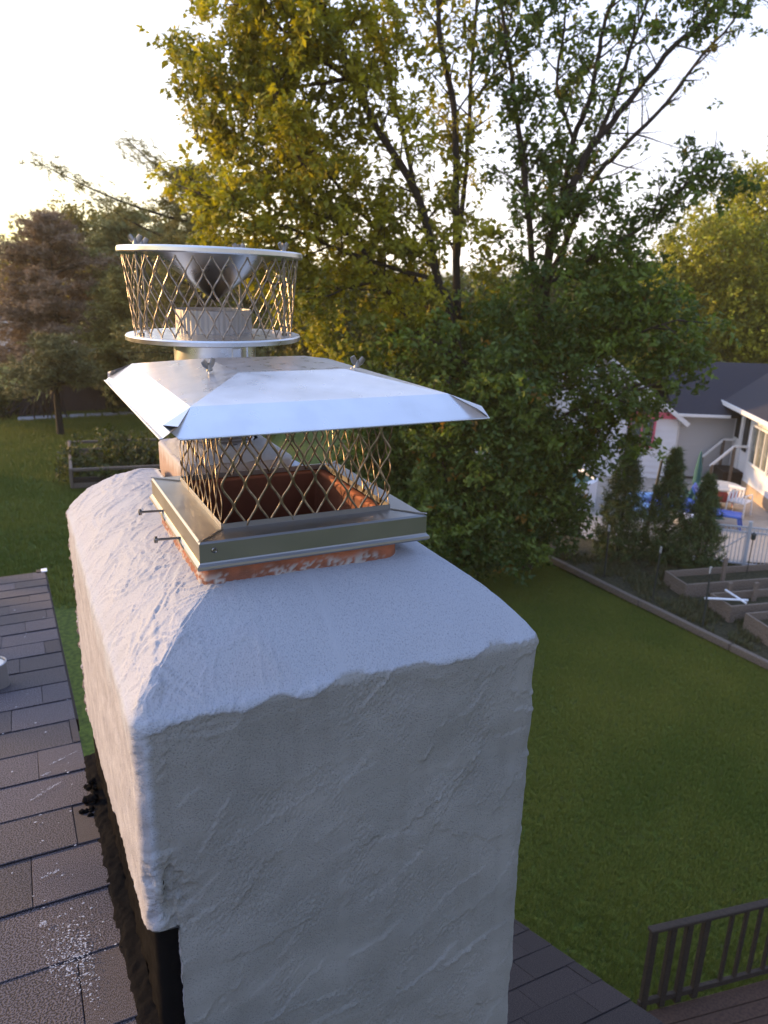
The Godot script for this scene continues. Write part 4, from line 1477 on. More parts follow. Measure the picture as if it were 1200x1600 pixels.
	# leafier sprays that the photograph shows in the bare part
	for f in [[2.2, 11.5, 0.8, 0.7, 0.6, 0.6, 16], [-0.9, 11.6, 0.3, 0.9, 0.8, 0.7, 22], [2.5, 8.6, 1.0, 0.55, 0.45, 0.5, 11], [1.9, 7.9, 0.6, 0.6, 0.4, 0.5, 9], [-0.4, 8.3, 0.1, 0.6, 1.0, 0.6, 20], [0.6, 7.6, 0.2, 0.9, 0.7, 0.8, 22], [3.0, 8.3, 1.2, 0.5, 0.25, 0.4, 7], [-1.0, 9.6, 0.2, 0.5, 0.9, 0.5, 12]]:
		fill(lv, Vector3(f[0], f[1], f[2]), Vector3(f[3], f[4], f[5]), f[6], 6, 0.4, pal2, 1.0)
	# heavy lower crown
	for f in [[0.3, 5.6, 0.3, 2.3, 1.3, 1.6, 95], [1.2, 4.6, 0.9, 1.9, 1.1, 1.4, 60], [-0.9, 5.0, 0.8, 1.7, 1.2, 1.3, 80], [1.5, 6.3, 0.2, 1.5, 0.8, 1.2, 50], [2.2, 5.4, 1.0, 1.1, 0.8, 0.9, 26], [0.2, 3.3, 1.0, 1.6, 1.1, 1.2, 40], [1.2, 3.3, 1.4, 1.2, 0.9, 0.9, 20]]:
		fill(lv, Vector3(f[0], f[1], f[2]), Vector3(f[3], f[4], f[5]), int(f[6] * 0.85), 8, 0.34, pal2, 1.05)
	o = obj("twigs", tw, M.bark, t2)
	o.set_meta("kind", "stuff")
	hang(lv, leaf_kinds, M.leaf, t2)

	# young bushy trees in front, leaves down to the lawn
	var pal3 := [Color(0.05, 0.095, 0.017), Color(0.18, 0.25, 0.04), Color(0.32, 0.18, 0.03)]
	var specs := [
		["bushy_tree", "dense young green tree reaching the lawn, just right of the front cap", Vector3(1.9, 0, -15.2), [[-0.1, 2.9, 0.0, 1.25, 1.6, 1.1, 110], [0.3, 1.5, 0.2, 1.1, 1.0, 0.9, 70], [-0.6, 1.5, 0.1, 1.0, 0.9, 0.9, 60], [0.3, 4.3, 0.0, 0.9, 0.9, 0.8, 46]], 4.6],
		["bushy_tree", "dark leafy bush at the lawn's far edge, left of the arborvitae row", Vector3(3.35, 0, -16.6), [[0.0, 2.2, 0.0, 1.1, 1.3, 1.0, 80], [0.3, 1.2, 0.2, 0.95, 0.8, 0.8, 46], [-0.4, 3.2, 0.0, 0.9, 0.9, 0.8, 40]], 3.6],
		["bushy_tree", "dusky tree with orange-lit leaves, seen between screen and front lid", Vector3(0.2, 0, -16.8), [[0.0, 2.6, 0.0, 1.4, 1.5, 1.2, 80], [-0.5, 4.2, 0.0, 1.3, 1.1, 1.1, 60], [0.5, 1.3, 0.2, 1.2, 0.9, 0.9, 50]], 4.4]]
	for s in specs:
		var t := thing(s[0], s[1], "tree", s[2])
		lv = Leaves.new()
		tw = MB.new()
		tw.col = bark
		for k in 4:
			var pts := curve(Vector3(rng.randfn() * 0.1, 0, rng.randfn() * 0.1), (Vector3.UP + rdir() * 0.22).normalized(), s[4], rdir() * 0.3, 8)
			var b := MB.new()
			b.col = bark * 1.6
			b.tube(pts, taper(0.05, 0.01, 9), 7)
			obj("trunk", b, M.bark, t)
			dress(tw, lv, pts, 0.12, 0.2, 0.9, func(_p): return 1.6, pal3, 0.95)
		for f in s[3]:
			fill(lv, Vector3(f[0], f[1], f[2]), Vector3(f[3], f[4], f[5]), int(f[6] * 0.75), 9, 0.31, pal3, 0.95)
		o = obj("twigs", tw, M.bark, t)
		o.set_meta("kind", "stuff")
		hang(lv, leaf_kinds, M.leaf, t)

func conifer(called: String, label: String, at: Vector3, h: float, rad: float, pal: Array, full: float, droop: float, group := "", clear := 0.12, shape := 1.0, size := 1.0, stout := 1.0) -> Node3D:
	var t := thing(called, label, "tree", at, rng.randf() * TAU, group)
	var bark := Color(0.05, 0.04, 0.035)
	var b := MB.new()
	b.col = bark
	b.tube([Vector3.ZERO, Vector3(0.04, h * 0.35, 0), Vector3(-0.03, h * 0.7, 0.03), Vector3(0, h, 0)], [h * 0.02 * stout, h * 0.015 * stout, h * 0.009 * stout, 0.01], 8)
	obj("trunk", b, M.bark, t)
	var br := MB.new()
	br.col = bark
	var lv := Leaves.new()
	var y := h * clear
	while y < h * 0.985:
		var k := (y / h - clear) / (1.0 - clear)
		var r := rad * pow(1.0 - k, shape) * rng.randf_range(0.75, 1.2) + 0.12
		for j in 2 + rng.randi() % 2:
			var a := rng.randf() * TAU
			var d := Vector3(cos(a), droop + 0.5 * k, sin(a)).normalized()
			var pts := curve(Vector3(0, y, 0), d, r * rng.randf_range(0.7, 1.15), Vector3(0, -0.15, 0), 5)
			br.tube(pts, taper(0.02 + 0.012 * r, 0.005, 6), 4, false)
			var n := int(r * 16.0 * full) + 2
			var tone := rng.randf()
			for i in n:
				var tt := sqrt(rng.randf()) * 4.999
				var ii := int(tt)
				var q: Vector3 = pts[ii].lerp(pts[ii + 1], tt - ii)
				var sp := 0.10 + 0.26 * r * 0.4 * (0.4 + 0.6 * tt / 5.0)
				q += Vector3(rng.randfn(), rng.randfn() * 0.45, rng.randfn()) * sp
				var dir := (d + rdir() * 0.9 + Vector3(0, 0.1, 0)).normalized()
				var c: Color = pal[0].lerp(pal[1], clampf(tone * 0.6 + rng.randf_range(-0.1, 0.5), 0, 1))
				lv.add(rng.randi() % 2, Transform3D(Basis.looking_at(-dir, Vector3(0.1, 1, 0.05).normalized()).scaled(Vector3.ONE * size * rng.randf_range(0.8, 1.3)), q), c)
		y += h * rng.randf_range(0.014, 0.026)
	var o := obj("branches", br, M.bark, t)
	o.set_meta("kind", "stuff")
	hang(lv, needle_kinds, M.needle, t)
	return t

func broadleaf(called: String, label: String, at: Vector3, lobes: Array, pal: Array, size: float, trunk_h: float, dens := 1.0, group := "") -> Node3D:
	# lobes: [x, y, z, rx, ry, rz] relative to the base
	var t := thing(called, label, "tree", at, 0.0, group)
	var bark := Color(0.055, 0.045, 0.038)
	var b := MB.new()
	b.col = bark
	var top: Array = lobes[0]
	b.tube([Vector3.ZERO, Vector3(0.05, trunk_h * 0.5, 0), Vector3(top[0] * 0.4, trunk_h, top[2] * 0.4), Vector3(top[0], top[1], top[2])], [0.3, 0.24, 0.18, 0.05], 8)
	obj("trunk", b, M.bark, t)
	var lv := Leaves.new()
	var br := MB.new()
	br.col = bark
	for l in lobes:
		var c := Vector3(l[0], l[1], l[2])
		var pts := [Vector3(0, trunk_h * 0.8, 0), Vector3(l[0] * 0.4, lerpf(trunk_h * 0.8, l[1], 0.5), l[2] * 0.4), c]
		br.tube(pts, [0.14, 0.09, 0.04], 6, false)
		for k in 5:
			var d := rdir()
			br.tube([c, c + Vector3(d.x * l[3], d.y * l[4], d.z * l[5]) * 0.5, c + Vector3(d.x * l[3], d.y * l[4], d.z * l[5]) * 0.95], [0.05, 0.03, 0.012], 4, false)
		var vol: float = l[3] * l[4] * l[5]
		var n := int(26.0 * pow(vol, 0.72) * dens / (size * size) * 2.0)
		fill(lv, c, Vector3(l[3], l[4], l[5]), n, 6, 0.55 * size, pal, size, 2, 0.7)
	var o := obj("branches", br, M.bark, t)
	o.set_meta("kind", "stuff")
	hang(lv, fine_kinds, M.leaf, t)
	return t

func weed(at: Vector3, called: String, label: String, h: float, r: float, n: int, pal: Array, cat := "plant", group := "", size := 0.8) -> void:
	var t := thing(called, label, cat, at, 0.0, group)
	var lv := Leaves.new()
	var st := MB.new()
	st.col = Color(0.06, 0.06, 0.03)
	for i in n:
		var o := Vector3(rng.randfn() * r * 0.5, 0, rng.randfn() * r * 0.5)
		var pts := curve(o, (Vector3.UP + rdir() * 0.35).normalized(), h * rng.randf_range(0.6, 1.1), rdir() * 0.4, 4)
		st.tube(pts, taper(0.012, 0.004, 5), 4, false)
		for k in 7:
			var tt := rng.randf() * 3.99
			var q: Vector3 = pts[int(tt)].lerp(pts[int(tt) + 1], tt - int(tt)) + rdir() * 0.12
			lv.add(rng.randi() % 3, Transform3D(rbasis(size * rng.randf_range(0.7, 1.2)), q), pal[0].lerp(pal[1], rng.randf()))
	var so := obj("stems", st, M.bark, t)
	so.set_meta("kind", "stuff")
	hang(lv, leaf_kinds, M.leaf, t)

func left_garden() -> void:
	# low timber frame round a weedy bed
	var c := [Vector3(-9.45, 0, -22.35), Vector3(-11.0, 0, -26.1), Vector3(-7.0, 0, -27.2), Vector3(-5.4, 0, -23.6)]
	var fr := thing("garden_bed", "low timber rail frame round a weedy bed on the left lawn", "garden bed", c[0], 0.0)
	for i in 4:
		var a: Vector3 = c[i] - c[0]
		var d: Vector3 = c[(i + 1) % 4] - c[0]
		var b := MB.new()
		b.beam(a + Vector3(0, 0.55, 0), d + Vector3(0, 0.55, 0), 0.09, 0.09, 0.012)
		obj("rail", b, M.weathered_wood, fr)
		b = MB.new()
		b.beam(a + Vector3(0, 0.06, 0), d + Vector3(0, 0.06, 0), 0.06, 0.16, 0.01)
		obj("board", b, M.weathered_wood, fr)
		b = MB.new()
		b.beam(a + Vector3(0, 0.235, 0), d + Vector3(0, 0.235, 0), 0.05, 0.17, 0.01)
		obj("board", b, M.rail_wood if i == 3 else M.weathered_wood, fr)
		b = MB.new()
		b.box(Transform3D(Basis(), a + Vector3(0, 0.3, 0)), Vector3(0.1, 0.62, 0.1), 0.012)
		obj("post", b, M.weathered_wood, fr)
	var green := [Color(0.035, 0.055, 0.012), Color(0.085, 0.10, 0.022)]
	weed(Vector3(-8.3, 0, -25.2), "weed_patch", "tall green weeds filling the timber framed bed", 1.0, 2.2, 110, green, "plant", "", 1.1)
	weed(Vector3(-6.4, 0, -24.6), "weed_patch", "leafy weeds in the framed bed, nearest the chimney", 0.9, 1.2, 60, green, "plant", "", 1.1)
	# small brown shed with a brush pile
	var sh := thing("shed", "small brown wooden shed under the pine at the left", "shed", Vector3(-13.9, 0, -34.5), 0.45)
	for i in 9:
		var b := MB.new()
		b.box(Transform3D(Basis(), Vector3(-1.0 + 0.25 * i, 0.8, 0.0)), Vector3(0.244, 1.6, 0.03), 0.005)
		obj("plank", b, M.shed_wood, sh)
	var bx := MB.new()
	bx.box(Transform3D(Basis(), Vector3(0, 0.8, -0.9)), Vector3(2.2, 1.58, 1.74))
	obj("wall", bx, M.shed_wood, sh)
	bx = MB.new()
	bx.box(Transform3D(Basis(Vector3(1, 0, 0), 0.16), Vector3(0, 1.72, -0.85)), Vector3(2.5, 0.06, 2.2), 0.01)
	obj("roof", bx, M.shed_wood, sh)
	var bp := thing("brush_pile", "heap of cut branches stacked against the brown shed", "brush pile", Vector3(-15.6, 0, -33.6))
	bx = MB.new()
	bx.col = Color(0.11, 0.085, 0.08)
	for i in 90:
		var o := Vector3(rng.randfn() * 0.55, rng.randf() * 0.2, rng.randfn() * 0.5)
		var d := Vector3(0.45 - o.x * 0.4, rng.randf_range(0.5, 1.4), rng.randfn() * 0.3)
		bx.tube(curve(o, d.normalized(), rng.randf_range(0.8, 1.7), rdir() * 0.3, 4), [0.03, 0.028, 0.022, 0.016, 0.01], 5)
	obj("cut_branches", bx, M.bark, bp)
	weed(Vector3(-16.9, 0, -33.2), "shrub", "dark shrub at the lawn's edge, left of the brush pile", 1.5, 1.3, 60, [Color(0.04, 0.05, 0.016), Color(0.09, 0.10, 0.03)], "shrub", "", 1.3)
	weed(Vector3(-12.0, 0, -36.2), "shrub", "green shrub right of the brown shed, behind the pale path", 1.6, 1.6, 70, [Color(0.04, 0.055, 0.016), Color(0.09, 0.10, 0.03)], "shrub", "", 1.3)
	# white garage far away
	var ga := thing("garage", "white garage with brown roof at the far left edge", "garage", Vector3(-29.0, 0, -56.5), 0.05)
	bx = MB.new()
	lap_wall(bx, Vector3(-3, 0, 2.5), Vector3(3, 0, 2.5), 0.0, 2.5, 0.2)
	lap_wall(bx, Vector3(3, 0, 2.5), Vector3(3, 0, -2.5), 0.0, 2.5, 0.2)
	obj("wall", bx, M.white_siding, ga)
	bx = MB.new()
	bx.poly([Vector3(-3.3, 2.45, 2.8), Vector3(3.3, 2.45, 2.8), Vector3(3.3, 4.2, 0), Vector3(-3.3, 4.2, 0)], Vector3(0, 1, 1))
	bx.poly([Vector3(-3.3, 2.45, -2.8), Vector3(3.3, 2.45, -2.8), Vector3(3.3, 4.2, 0), Vector3(-3.3, 4.2, 0)], Vector3(0, 1, -1))
	bx.poly([Vector3(3.0, 2.45, 2.5), Vector3(3.0, 2.45, -2.5), Vector3(3.0, 4.1, 0)], Vector3(1, 0, 0))
	obj("roof", bx, M.shed_wood, ga)
	bx = MB.new()
	bx.beam(Vector3(-3.3, 2.5, 2.82), Vector3(3.3, 2.5, 2.82), 0.04, 0.16)
	obj("fascia", bx, M.white_trim, ga)
	var car := thing("parked_car", "white car half hidden behind the far left branches", "car", Vector3(-25.3, 0, -58.0), 0.3)
	bx = MB.new()
	bx.box(Transform3D(Basis(), Vector3(0, 0.62, 0)), Vector3(4.2, 0.6, 1.7), 0.12)
	bx.box(Transform3D(Basis(), Vector3(-0.2, 1.15, 0)), Vector3(2.2, 0.56, 1.5), 0.2)
	obj("body", bx, M.car_white, car)
	bx = MB.new()
	bx.box(Transform3D(Basis(), Vector3(-0.2, 1.14, 0)), Vector3(1.9, 0.34, 1.56), 0.05)
	obj("window", bx, M.dark_shutter, car)
	for x in [-1.3, 1.3]:
		for z in [-0.78, 0.78]:
			bx = MB.new()
			bx.lathe(Vector3(x, 0.32, z), [Vector2(0.001, -0.1), Vector2(0.32, -0.1), Vector2(0.32, 0.1), Vector2(0.001, 0.1)], 18, Basis(Vector3(1, 0, 0), PI * 0.5))
			obj("wheel", bx, M.tyre, car)

func lap_wall(b: MB, a: Vector3, d: Vector3, y0: float, y1: float, lap: float) -> void:
	var along := d - a
	var out := along.cross(Vector3.UP).normalized() * -1.0
	out = Vector3.UP.cross(along).normalized() * -1.0
	if true:
		out = along.normalized().cross(Vector3.UP)
	var y := y0
	while y < y1 - 0.001:
		var t := minf(y + lap, y1)
		var p := a + Vector3.UP * y + out * 0.02
		var q := d + Vector3.UP * y + out * 0.02
		var r := d + Vector3.UP * t
		var s := a + Vector3.UP * t
		b.poly([p, q, r, s], out)
		b.poly([p, q, q - out * 0.02, p - out * 0.02], Vector3.DOWN)
		y = t

func lap_gable(b: MB, x0: float, x1: float, z: float, base: float, lap: float, height: Callable) -> void:
	# clapboards on a wall that faces +z, clipped to the roof line
	var y := base
	while y < 6.0:
		var t := y + lap
		var lo := 1e9
		var hi := -1e9
		for i in 121:
			var x := lerpf(x0, x1, i / 120.0)
			if height.call(x) >= y + lap * 0.6:
				lo = minf(lo, x)
				hi = maxf(hi, x)
		if hi <= lo:
			break
		b.poly([Vector3(lo, y, z + 0.022), Vector3(hi, y, z + 0.022), Vector3(hi, t, z), Vector3(lo, t, z)], Vector3(0, 0, 1))
		b.poly([Vector3(lo, y, z + 0.022), Vector3(hi, y, z + 0.022), Vector3(hi, y, z), Vector3(lo, y, z)], Vector3.DOWN)
		y = t

func window(parent: Node3D, at: Vector3, ax: Vector3, w: float, h: float, out: Vector3, frame: Material, mull := 1) -> void:
	var wn := MB.new()
	for s in [-1.0, 1.0]:
		wn.beam(at + ax * (w * 0.5) * s + out * 0.04 - Vector3.UP * h * 0.5, at + ax * (w * 0.5) * s + out * 0.04 + Vector3.UP * h * 0.5, 0.07, 0.07, 0.005, out)
		wn.beam(at - ax * (w * 0.5 + 0.035) + Vector3.UP * (h * 0.5 + 0.035) * s + out * 0.04, at + ax * (w * 0.5 + 0.035) + Vector3.UP * (h * 0.5 + 0.035) * s + out * 0.04, 0.07, 0.07, 0.005, out)
	for i in mull:
		var x := (i + 1.0) / (mull + 1.0) - 0.5
		wn.beam(at + ax * w * x + out * 0.035 - Vector3.UP * h * 0.5, at + ax * w * x + out * 0.035 + Vector3.UP * h * 0.5, 0.04, 0.04, 0.003, out)
	var o := obj("window", wn, frame, parent)
	var g := MB.new()
	g.box(Transform3D(Basis(ax, Vector3.UP, out), at + out * 0.032), Vector3(w, h, 0.006))
	obj("pane", g, M.window_glass, o)
	g = MB.new()
	g.box(Transform3D(Basis(ax, Vector3.UP, out), at + out * 0.022), Vector3(w, h, 0.004))
	obj("dark_room", g, M.room_dark, o)
	g = MB.new()
	for i in mull + 1:
		var x := (i + 0.5) / (mull + 1.0) - 0.5
		g.box(Transform3D(Basis(ax, Vector3.UP, out), at + ax * (w * x - w * 0.12) + out * 0.0265), Vector3(w * 0.16, h, 0.003))
	obj("curtain", g, M.curtain, o)

func neighbour_house() -> void:
	var hs := thing("neighbour_house", "neighbouring house with dark roof, grey and white siding, at the right edge", "house", Vector3(11.42, 0.13, -24.78), -0.088)
	# local: grey wall along x at z=0, wing wall at x=0 running to +z
	var b := MB.new()
	lap_wall(b, Vector3(-1.8, 0, 0), Vector3(0, 0, 0), 0.1, 2.25, 0.17)
	obj("grey_wall", b, M.grey_siding, hs)
	b = MB.new()
	lap_wall(b, Vector3(0, 0, 0), Vector3(0, 0, 7.0), 0.35, 2.55, 0.15)
	lap_wall(b, Vector3(0, 0, 7.0), Vector3(5.0, 0, 7.0), 0.35, 2.55, 0.15)
	obj("white_wall", b, M.white_siding, hs)
	b = MB.new()
	b.box(Transform3D(Basis(), Vector3(0.02, 0.15, 3.5)), Vector3(0.1, 0.4, 7.0))
	obj("foundation", b, M.foundation, hs)
	# main roof, ridge along x
	b = MB.new()
	b.poly([Vector3(-2.15, 2.22, 0.42), Vector3(6.5, 2.22, 0.42), Vector3(6.5, 3.62, -2.6), Vector3(-2.15, 3.62, -2.6)], Vector3(0, 1, 1))
	b.poly([Vector3(-2.15, 2.22, -5.6), Vector3(6.5, 2.22, -5.6), Vector3(6.5, 3.62, -2.6), Vector3(-2.15, 3.62, -2.6)], Vector3(0, 1, -1))
	b.poly([Vector3(-2.15, 2.16, 0.42), Vector3(6.5, 2.16, 0.42), Vector3(6.5, 2.16, -5.6), Vector3(-2.15, 2.16, -5.6)], Vector3.DOWN)
	# wing roof, ridge along z, dying into the main roof
	b.poly([Vector3(-0.46, 2.58, -0.5), Vector3(-0.46, 2.58, 7.4), Vector3(1.6, 3.42, 7.4), Vector3(1.6, 3.42, -2.2)], Vector3(-1, 1, 0))
	b.poly([Vector3(3.7, 2.58, -0.5), Vector3(3.7, 2.58, 7.4), Vector3(1.6, 3.42, 7.4), Vector3(1.6, 3.42, -2.2)], Vector3(1, 1, 0))
	b.poly([Vector3(-0.46, 2.54, -0.5), Vector3(-0.46, 2.54, 7.4), Vector3(0.1, 2.54, 7.4), Vector3(0.1, 2.54, -0.5)], Vector3.DOWN)
	obj("roof", b, M.far_roof, hs)
	b = MB.new()
	b.beam(Vector3(-2.15, 2.2, 0.44), Vector3(-0.4, 2.2, 0.44), 0.03, 0.09)
	b.beam(Vector3(-0.48, 2.55, -0.6), Vector3(-0.48, 2.55, 7.4), 0.03, 0.13)
	obj("fascia", b, M.white_trim, hs)
	b = MB.new()
	b.tube([Vector3(-0.4, 2.5, -0.35), Vector3(-0.15, 2.35, -0.1), Vector3(-0.06, 2.1, 0.05), Vector3(-0.06, 0.2, 0.06)], [0.04, 0.04, 0.04, 0.04], 6)
	b.tube([Vector3(-1.86, 2.15, 0.4), Vector3(-1.9, 2.0, 0.2), Vector3(-1.86, 1.9, 0.05), Vector3(-1.86, 0.1, 0.05)], [0.04, 0.04, 0.04, 0.04], 6)
	obj("downspout", b, M.white_trim, hs)
	# white gabled part with pink trim
	var gl := func(x: float): return 4.1 - absf(x + 4.7) * 0.76
	b = MB.new()
	lap_gable(b, -7.5, -1.9, 0.12, 0.0, 0.2, gl)
	lap_wall(b, Vector3(-1.9, 0, 0.12), Vector3(-1.9, 0, -4.0), 0.0, 1.95, 0.2)
	obj("gable_wall", b, M.white_siding, hs)
	b = MB.new()
	for s in [-1.0, 1.0]:
		b.poly([Vector3(-4.7, 4.2, 0.4), Vector3(-4.7, 4.2, -5.0), Vector3(-4.7 + s * 3.05, 1.9, -5.0), Vector3(-4.7 + s * 3.05, 1.9, 0.4)], Vector3(s, 1, 0))
	var gr := obj("gable_roof", b, M.far_roof, hs)
	b = MB.new()
	for s in [-1.0, 1.0]:
		b.beam(Vector3(-4.7, 4.17, 0.42), Vector3(-4.7 + s * 3.05, 1.87, 0.42), 0.14, 0.03, 0.0, Vector3(0, 0, 1))
	obj("rake_board", b, M.white_trim, gr)
	window(hs, Vector3(-3.05, 1.55, 0.14), Vector3(1, 0, 0), 0.8, 0.9, Vector3(0, 0, 1), M.pink_trim, 1)
	b = MB.new()
	b.box(Transform3D(Basis(), Vector3(-2.62, 2.12, 0.2)), Vector3(1.35, 0.2, 0.1), 0.01)
	obj("pink_awning", b, M.pink_trim, hs)
	# wing wall openings
	var ax := Vector3(0, 0, 1)
	var out := Vector3(-1, 0, 0)
	window(hs, Vector3(-0.02, 1.58, 2.3), ax, 1.5, 1.1, out, M.white_trim, 2)
	window(hs, Vector3(-0.02, 1.55, 5.0), ax, 1.4, 1.1, out, M.white_trim, 1)
	b = MB.new()
	b.box(Transform3D(Basis(), Vector3(-0.04, 1.45, 0.26)), Vector3(0.06, 1.95, 0.8), 0.01)
	var dr := obj("door", b, M.white_trim, hs)
	b = MB.new()
	b.box(Transform3D(Basis(), Vector3(-0.073, 1.9, 0.26)), Vector3(0.006, 0.75, 0.46))
	obj("pane", b, M.dark_shutter, dr)
	for z in [-0.5, 0.98]:
		b = MB.new()
		b.box(Transform3D(Basis(), Vector3(-0.045, 1.75, z)), Vector3(0.04, 1.05, 0.34), 0.01)
		obj("shutter", b, M.dark_shutter, hs)
	# back steps
	var st := thing("back_steps", "wooden back steps with white handrail below the neighbour's door", "steps", Vector3(11.0, 0.13, -23.6), -0.088)
	for i in 4:
		b = MB.new()
		b.box(Transform3D(Basis(), Vector3(-0.6 + i * 0.26, 0.12 + i * 0.14, -0.5)), Vector3(0.3, 0.05, 1.0), 0.006)
		obj("tread", b, M.rail_wood, st)
	b = MB.new()
	b.box(Transform3D(Basis(), Vector3(0.05, 0.3, -0.5)), Vector3(0.7, 0.55, 0.96))
	obj("frame", b, M.rail_wood, st)
	for z in [0.02, -1.02]:
		b = MB.new()
		b.beam(Vector3(-0.75, 0.75, z), Vector3(-0.1, 1.42, z), 0.07, 0.07, 0.006)
		b.beam(Vector3(-0.1, 1.42, z), Vector3(0.45, 1.42, z), 0.07, 0.07, 0.006)
		obj("handrail", b, M.white_trim, st)
		for x in [-0.7, -0.1, 0.4]:
			b = MB.new()
			b.box(Transform3D(Basis(), Vector3(x, 0.4 + (0.3 if x > -0.5 else 0.0), z)), Vector3(0.08, 0.8 + (0.6 if x > -0.5 else 0.0), 0.08), 0.006)
			obj("post", b, M.weathered_wood, st)

func right_garden() -> void:
	# timber edging along the lawn
	var a := Vector3(3.2, 0, -18.5)
	var z := Vector3(8.6, 0, -8.94)
	var ed := thing("lawn_edging", "low timber edging along the right side of the lawn", "garden edging", a)
	for i in 5:
		var b := MB.new()
		var p := (z - a) * (i / 5.0)
		var q := (z - a) * ((i + 0.992) / 5.0)
		b.beam(p + Vector3(0, 0.07, 0), q + Vector3(0, 0.07 + rng.randf_range(-0.01, 0.01), 0), 0.11, 0.14, 0.015)
		obj("timber", b, M.weathered_wood, ed)
	# wire fence posts
	var pl := [["furthest of the dark steel fence posts, beside the leafy bush", Vector3(4.3, 0, -17.2)], ["thin steel fence post before the leftmost arborvitae", Vector3(4.93, 0, -15.9)], ["thin steel fence post before the middle arborvitae", Vector3(5.58, 0, -14.62)], ["nearest steel fence post, left of the white pipes", Vector3(6.2, 0, -13.52)]]
	for i in pl.size():
		var t := thing("fence_post", pl[i][0], "fence post", pl[i][1] + Vector3(0, 0.1, 0), rng.randf(), "steel fence posts along the lawn edging")
		var b := MB.new()
		var lean := rdir() * 0.03
		b.beam(Vector3.ZERO, Vector3(lean.x, 1.22, lean.z), 0.034, 0.012, 0.002, Vector3(1, 0, 0))
		b.beam(Vector3(0, 0, 0.012), Vector3(lean.x, 1.22, lean.z + 0.012), 0.008, 0.026, 0.002, Vector3(1, 0, 0))
		obj("post", b, M.steel_post, t)
		b = MB.new()
		b.beam(Vector3(lean.x, 1.1, lean.z), Vector3(lean.x * 1.1, 1.24, lean.z * 1.1), 0.038, 0.016, 0.002, Vector3(1, 0, 0))
		obj("tip", b, M.post_tip, t)
	var tp := thing("tall_pole", "tall dark pole leaning between the left two arborvitae", "pole", Vector3(6.25, 0.1, -17.5))
	var bb := MB.new()
	bb.tube([Vector3.ZERO, Vector3(0.1, 1.2, 0.0), Vector3(0.2, 2.35, 0.0)], [0.035, 0.033, 0.03], 8)
	obj("shaft", bb, M.steel_post, tp)
	# arborvitae
	var pal := [Color(0.036, 0.062, 0.014), Color(0.095, 0.135, 0.03)]
	var ar := [["tallest arborvitae, leftmost of the row of three", Vector3(5.62, 0.1, -17.3), 2.75, 0.62], ["middle arborvitae of the row of three by the fence", Vector3(6.62, 0.1, -17.15), 2.6, 0.58], ["shortest arborvitae, rightmost of the row, beside the white gate", Vector3(7.3, 0.1, -16.75), 2.1, 0.52]]
	for s in ar:
		var t := thing("arborvitae", s[0], "shrub", s[1], 0.0, "arborvitae in a row")
		var lv := Leaves.new()
		var b := MB.new()
		b.col = Color(0.05, 0.04, 0.03)
		b.tube([Vector3.ZERO, Vector3(0, s[2] * 0.9, 0)], [0.05, 0.01], 6)
		obj("trunk", b, M.bark, t)
		for i in int(900 * s[2] / 2.5):
			var y := pow(rng.randf(), 1.15)
			var r: float = s[3] * (1.0 - pow(y, 1.7)) * sqrt(rng.randf()) * rng.randf_range(0.8, 1.15) + 0.03
			var an := rng.randf() * TAU
			var p := Vector3(cos(an) * r, 0.08 + y * s[2], sin(an) * r)
			var d := (Vector3(cos(an), 1.1, sin(an)) + rdir() * 0.5).normalized()
			lv.add(rng.randi() % 2, Transform3D(Basis.looking_at(-d, rdir()).scaled(Vector3.ONE * rng.randf_range(0.55, 0.95)), p), pal[0].lerp(pal[1], rng.randf()))
		hang(lv, needle_kinds, M.needle, t)
	# raised beds of grey boards
	var beds := [["long grey raised bed with stakes, furthest of the three, empty of plants", Vector3(6.36, 0.1, -14.9), 2.9, 0.75, 0.32], ["grey raised bed with white pipes lying across its corner", Vector3(6.80, 0.1, -13.75), 2.6, 0.62, 0.36], ["nearest raised bed, cut off by the right edge of the photo", Vector3(7.12, 0.1, -12.75), 2.4, 0.7, 0.36]]
	for s in beds:
		var t := thing("raised_bed", s[0], "raised bed", s[1], 0.24, "raised garden beds")
		for k in 2:
			var y: float = s[4] * (0.25 + 0.5 * k)
			for side in [[Vector3(0, y, 0), Vector3(s[2], y, 0)], [Vector3(0, y, -s[3]), Vector3(s[2], y, -s[3])], [Vector3(0, y, 0.02), Vector3(0, y, -s[3] - 0.02)], [Vector3(s[2], y, 0.02), Vector3(s[2], y, -s[3] - 0.02)]]:
				var b := MB.new()
				b.beam(side[0], side[1], 0.04, s[4] * 0.49, 0.006)
				obj("board", b, M.bed_wood, t)
		var so := MB.new()
		so.box(Transform3D(Basis(), Vector3(s[2] * 0.5, s[4] * 0.3, -s[3] * 0.5)), Vector3(s[2] - 0.05, s[4] * 0.5, s[3] - 0.05))
		obj("soil", so, M.soil, t)
	var stk := [["short wooden stake in the furthest raised bed, left of two", Vector3(7.35, 0.2, -15.45), 0.62], ["wooden stake in the middle raised bed, right of the white pipes", Vector3(7.55, 0.2, -14.4), 0.5], ["small wooden stake behind the crossed white pipes", Vector3(7.1, 0.2, -14.55), 0.42]]
	for s in stk:
		var t := thing("garden_stake", s[0], "stake", s[1], 0.24, "wooden stakes in the raised beds")
		var b := MB.new()
		b.box(Transform3D(Basis(), Vector3(0, s[2] * 0.5, 0)), Vector3(0.09, s[2], 0.05), 0.006)
		obj("stake", b, M.bed_wood, t)
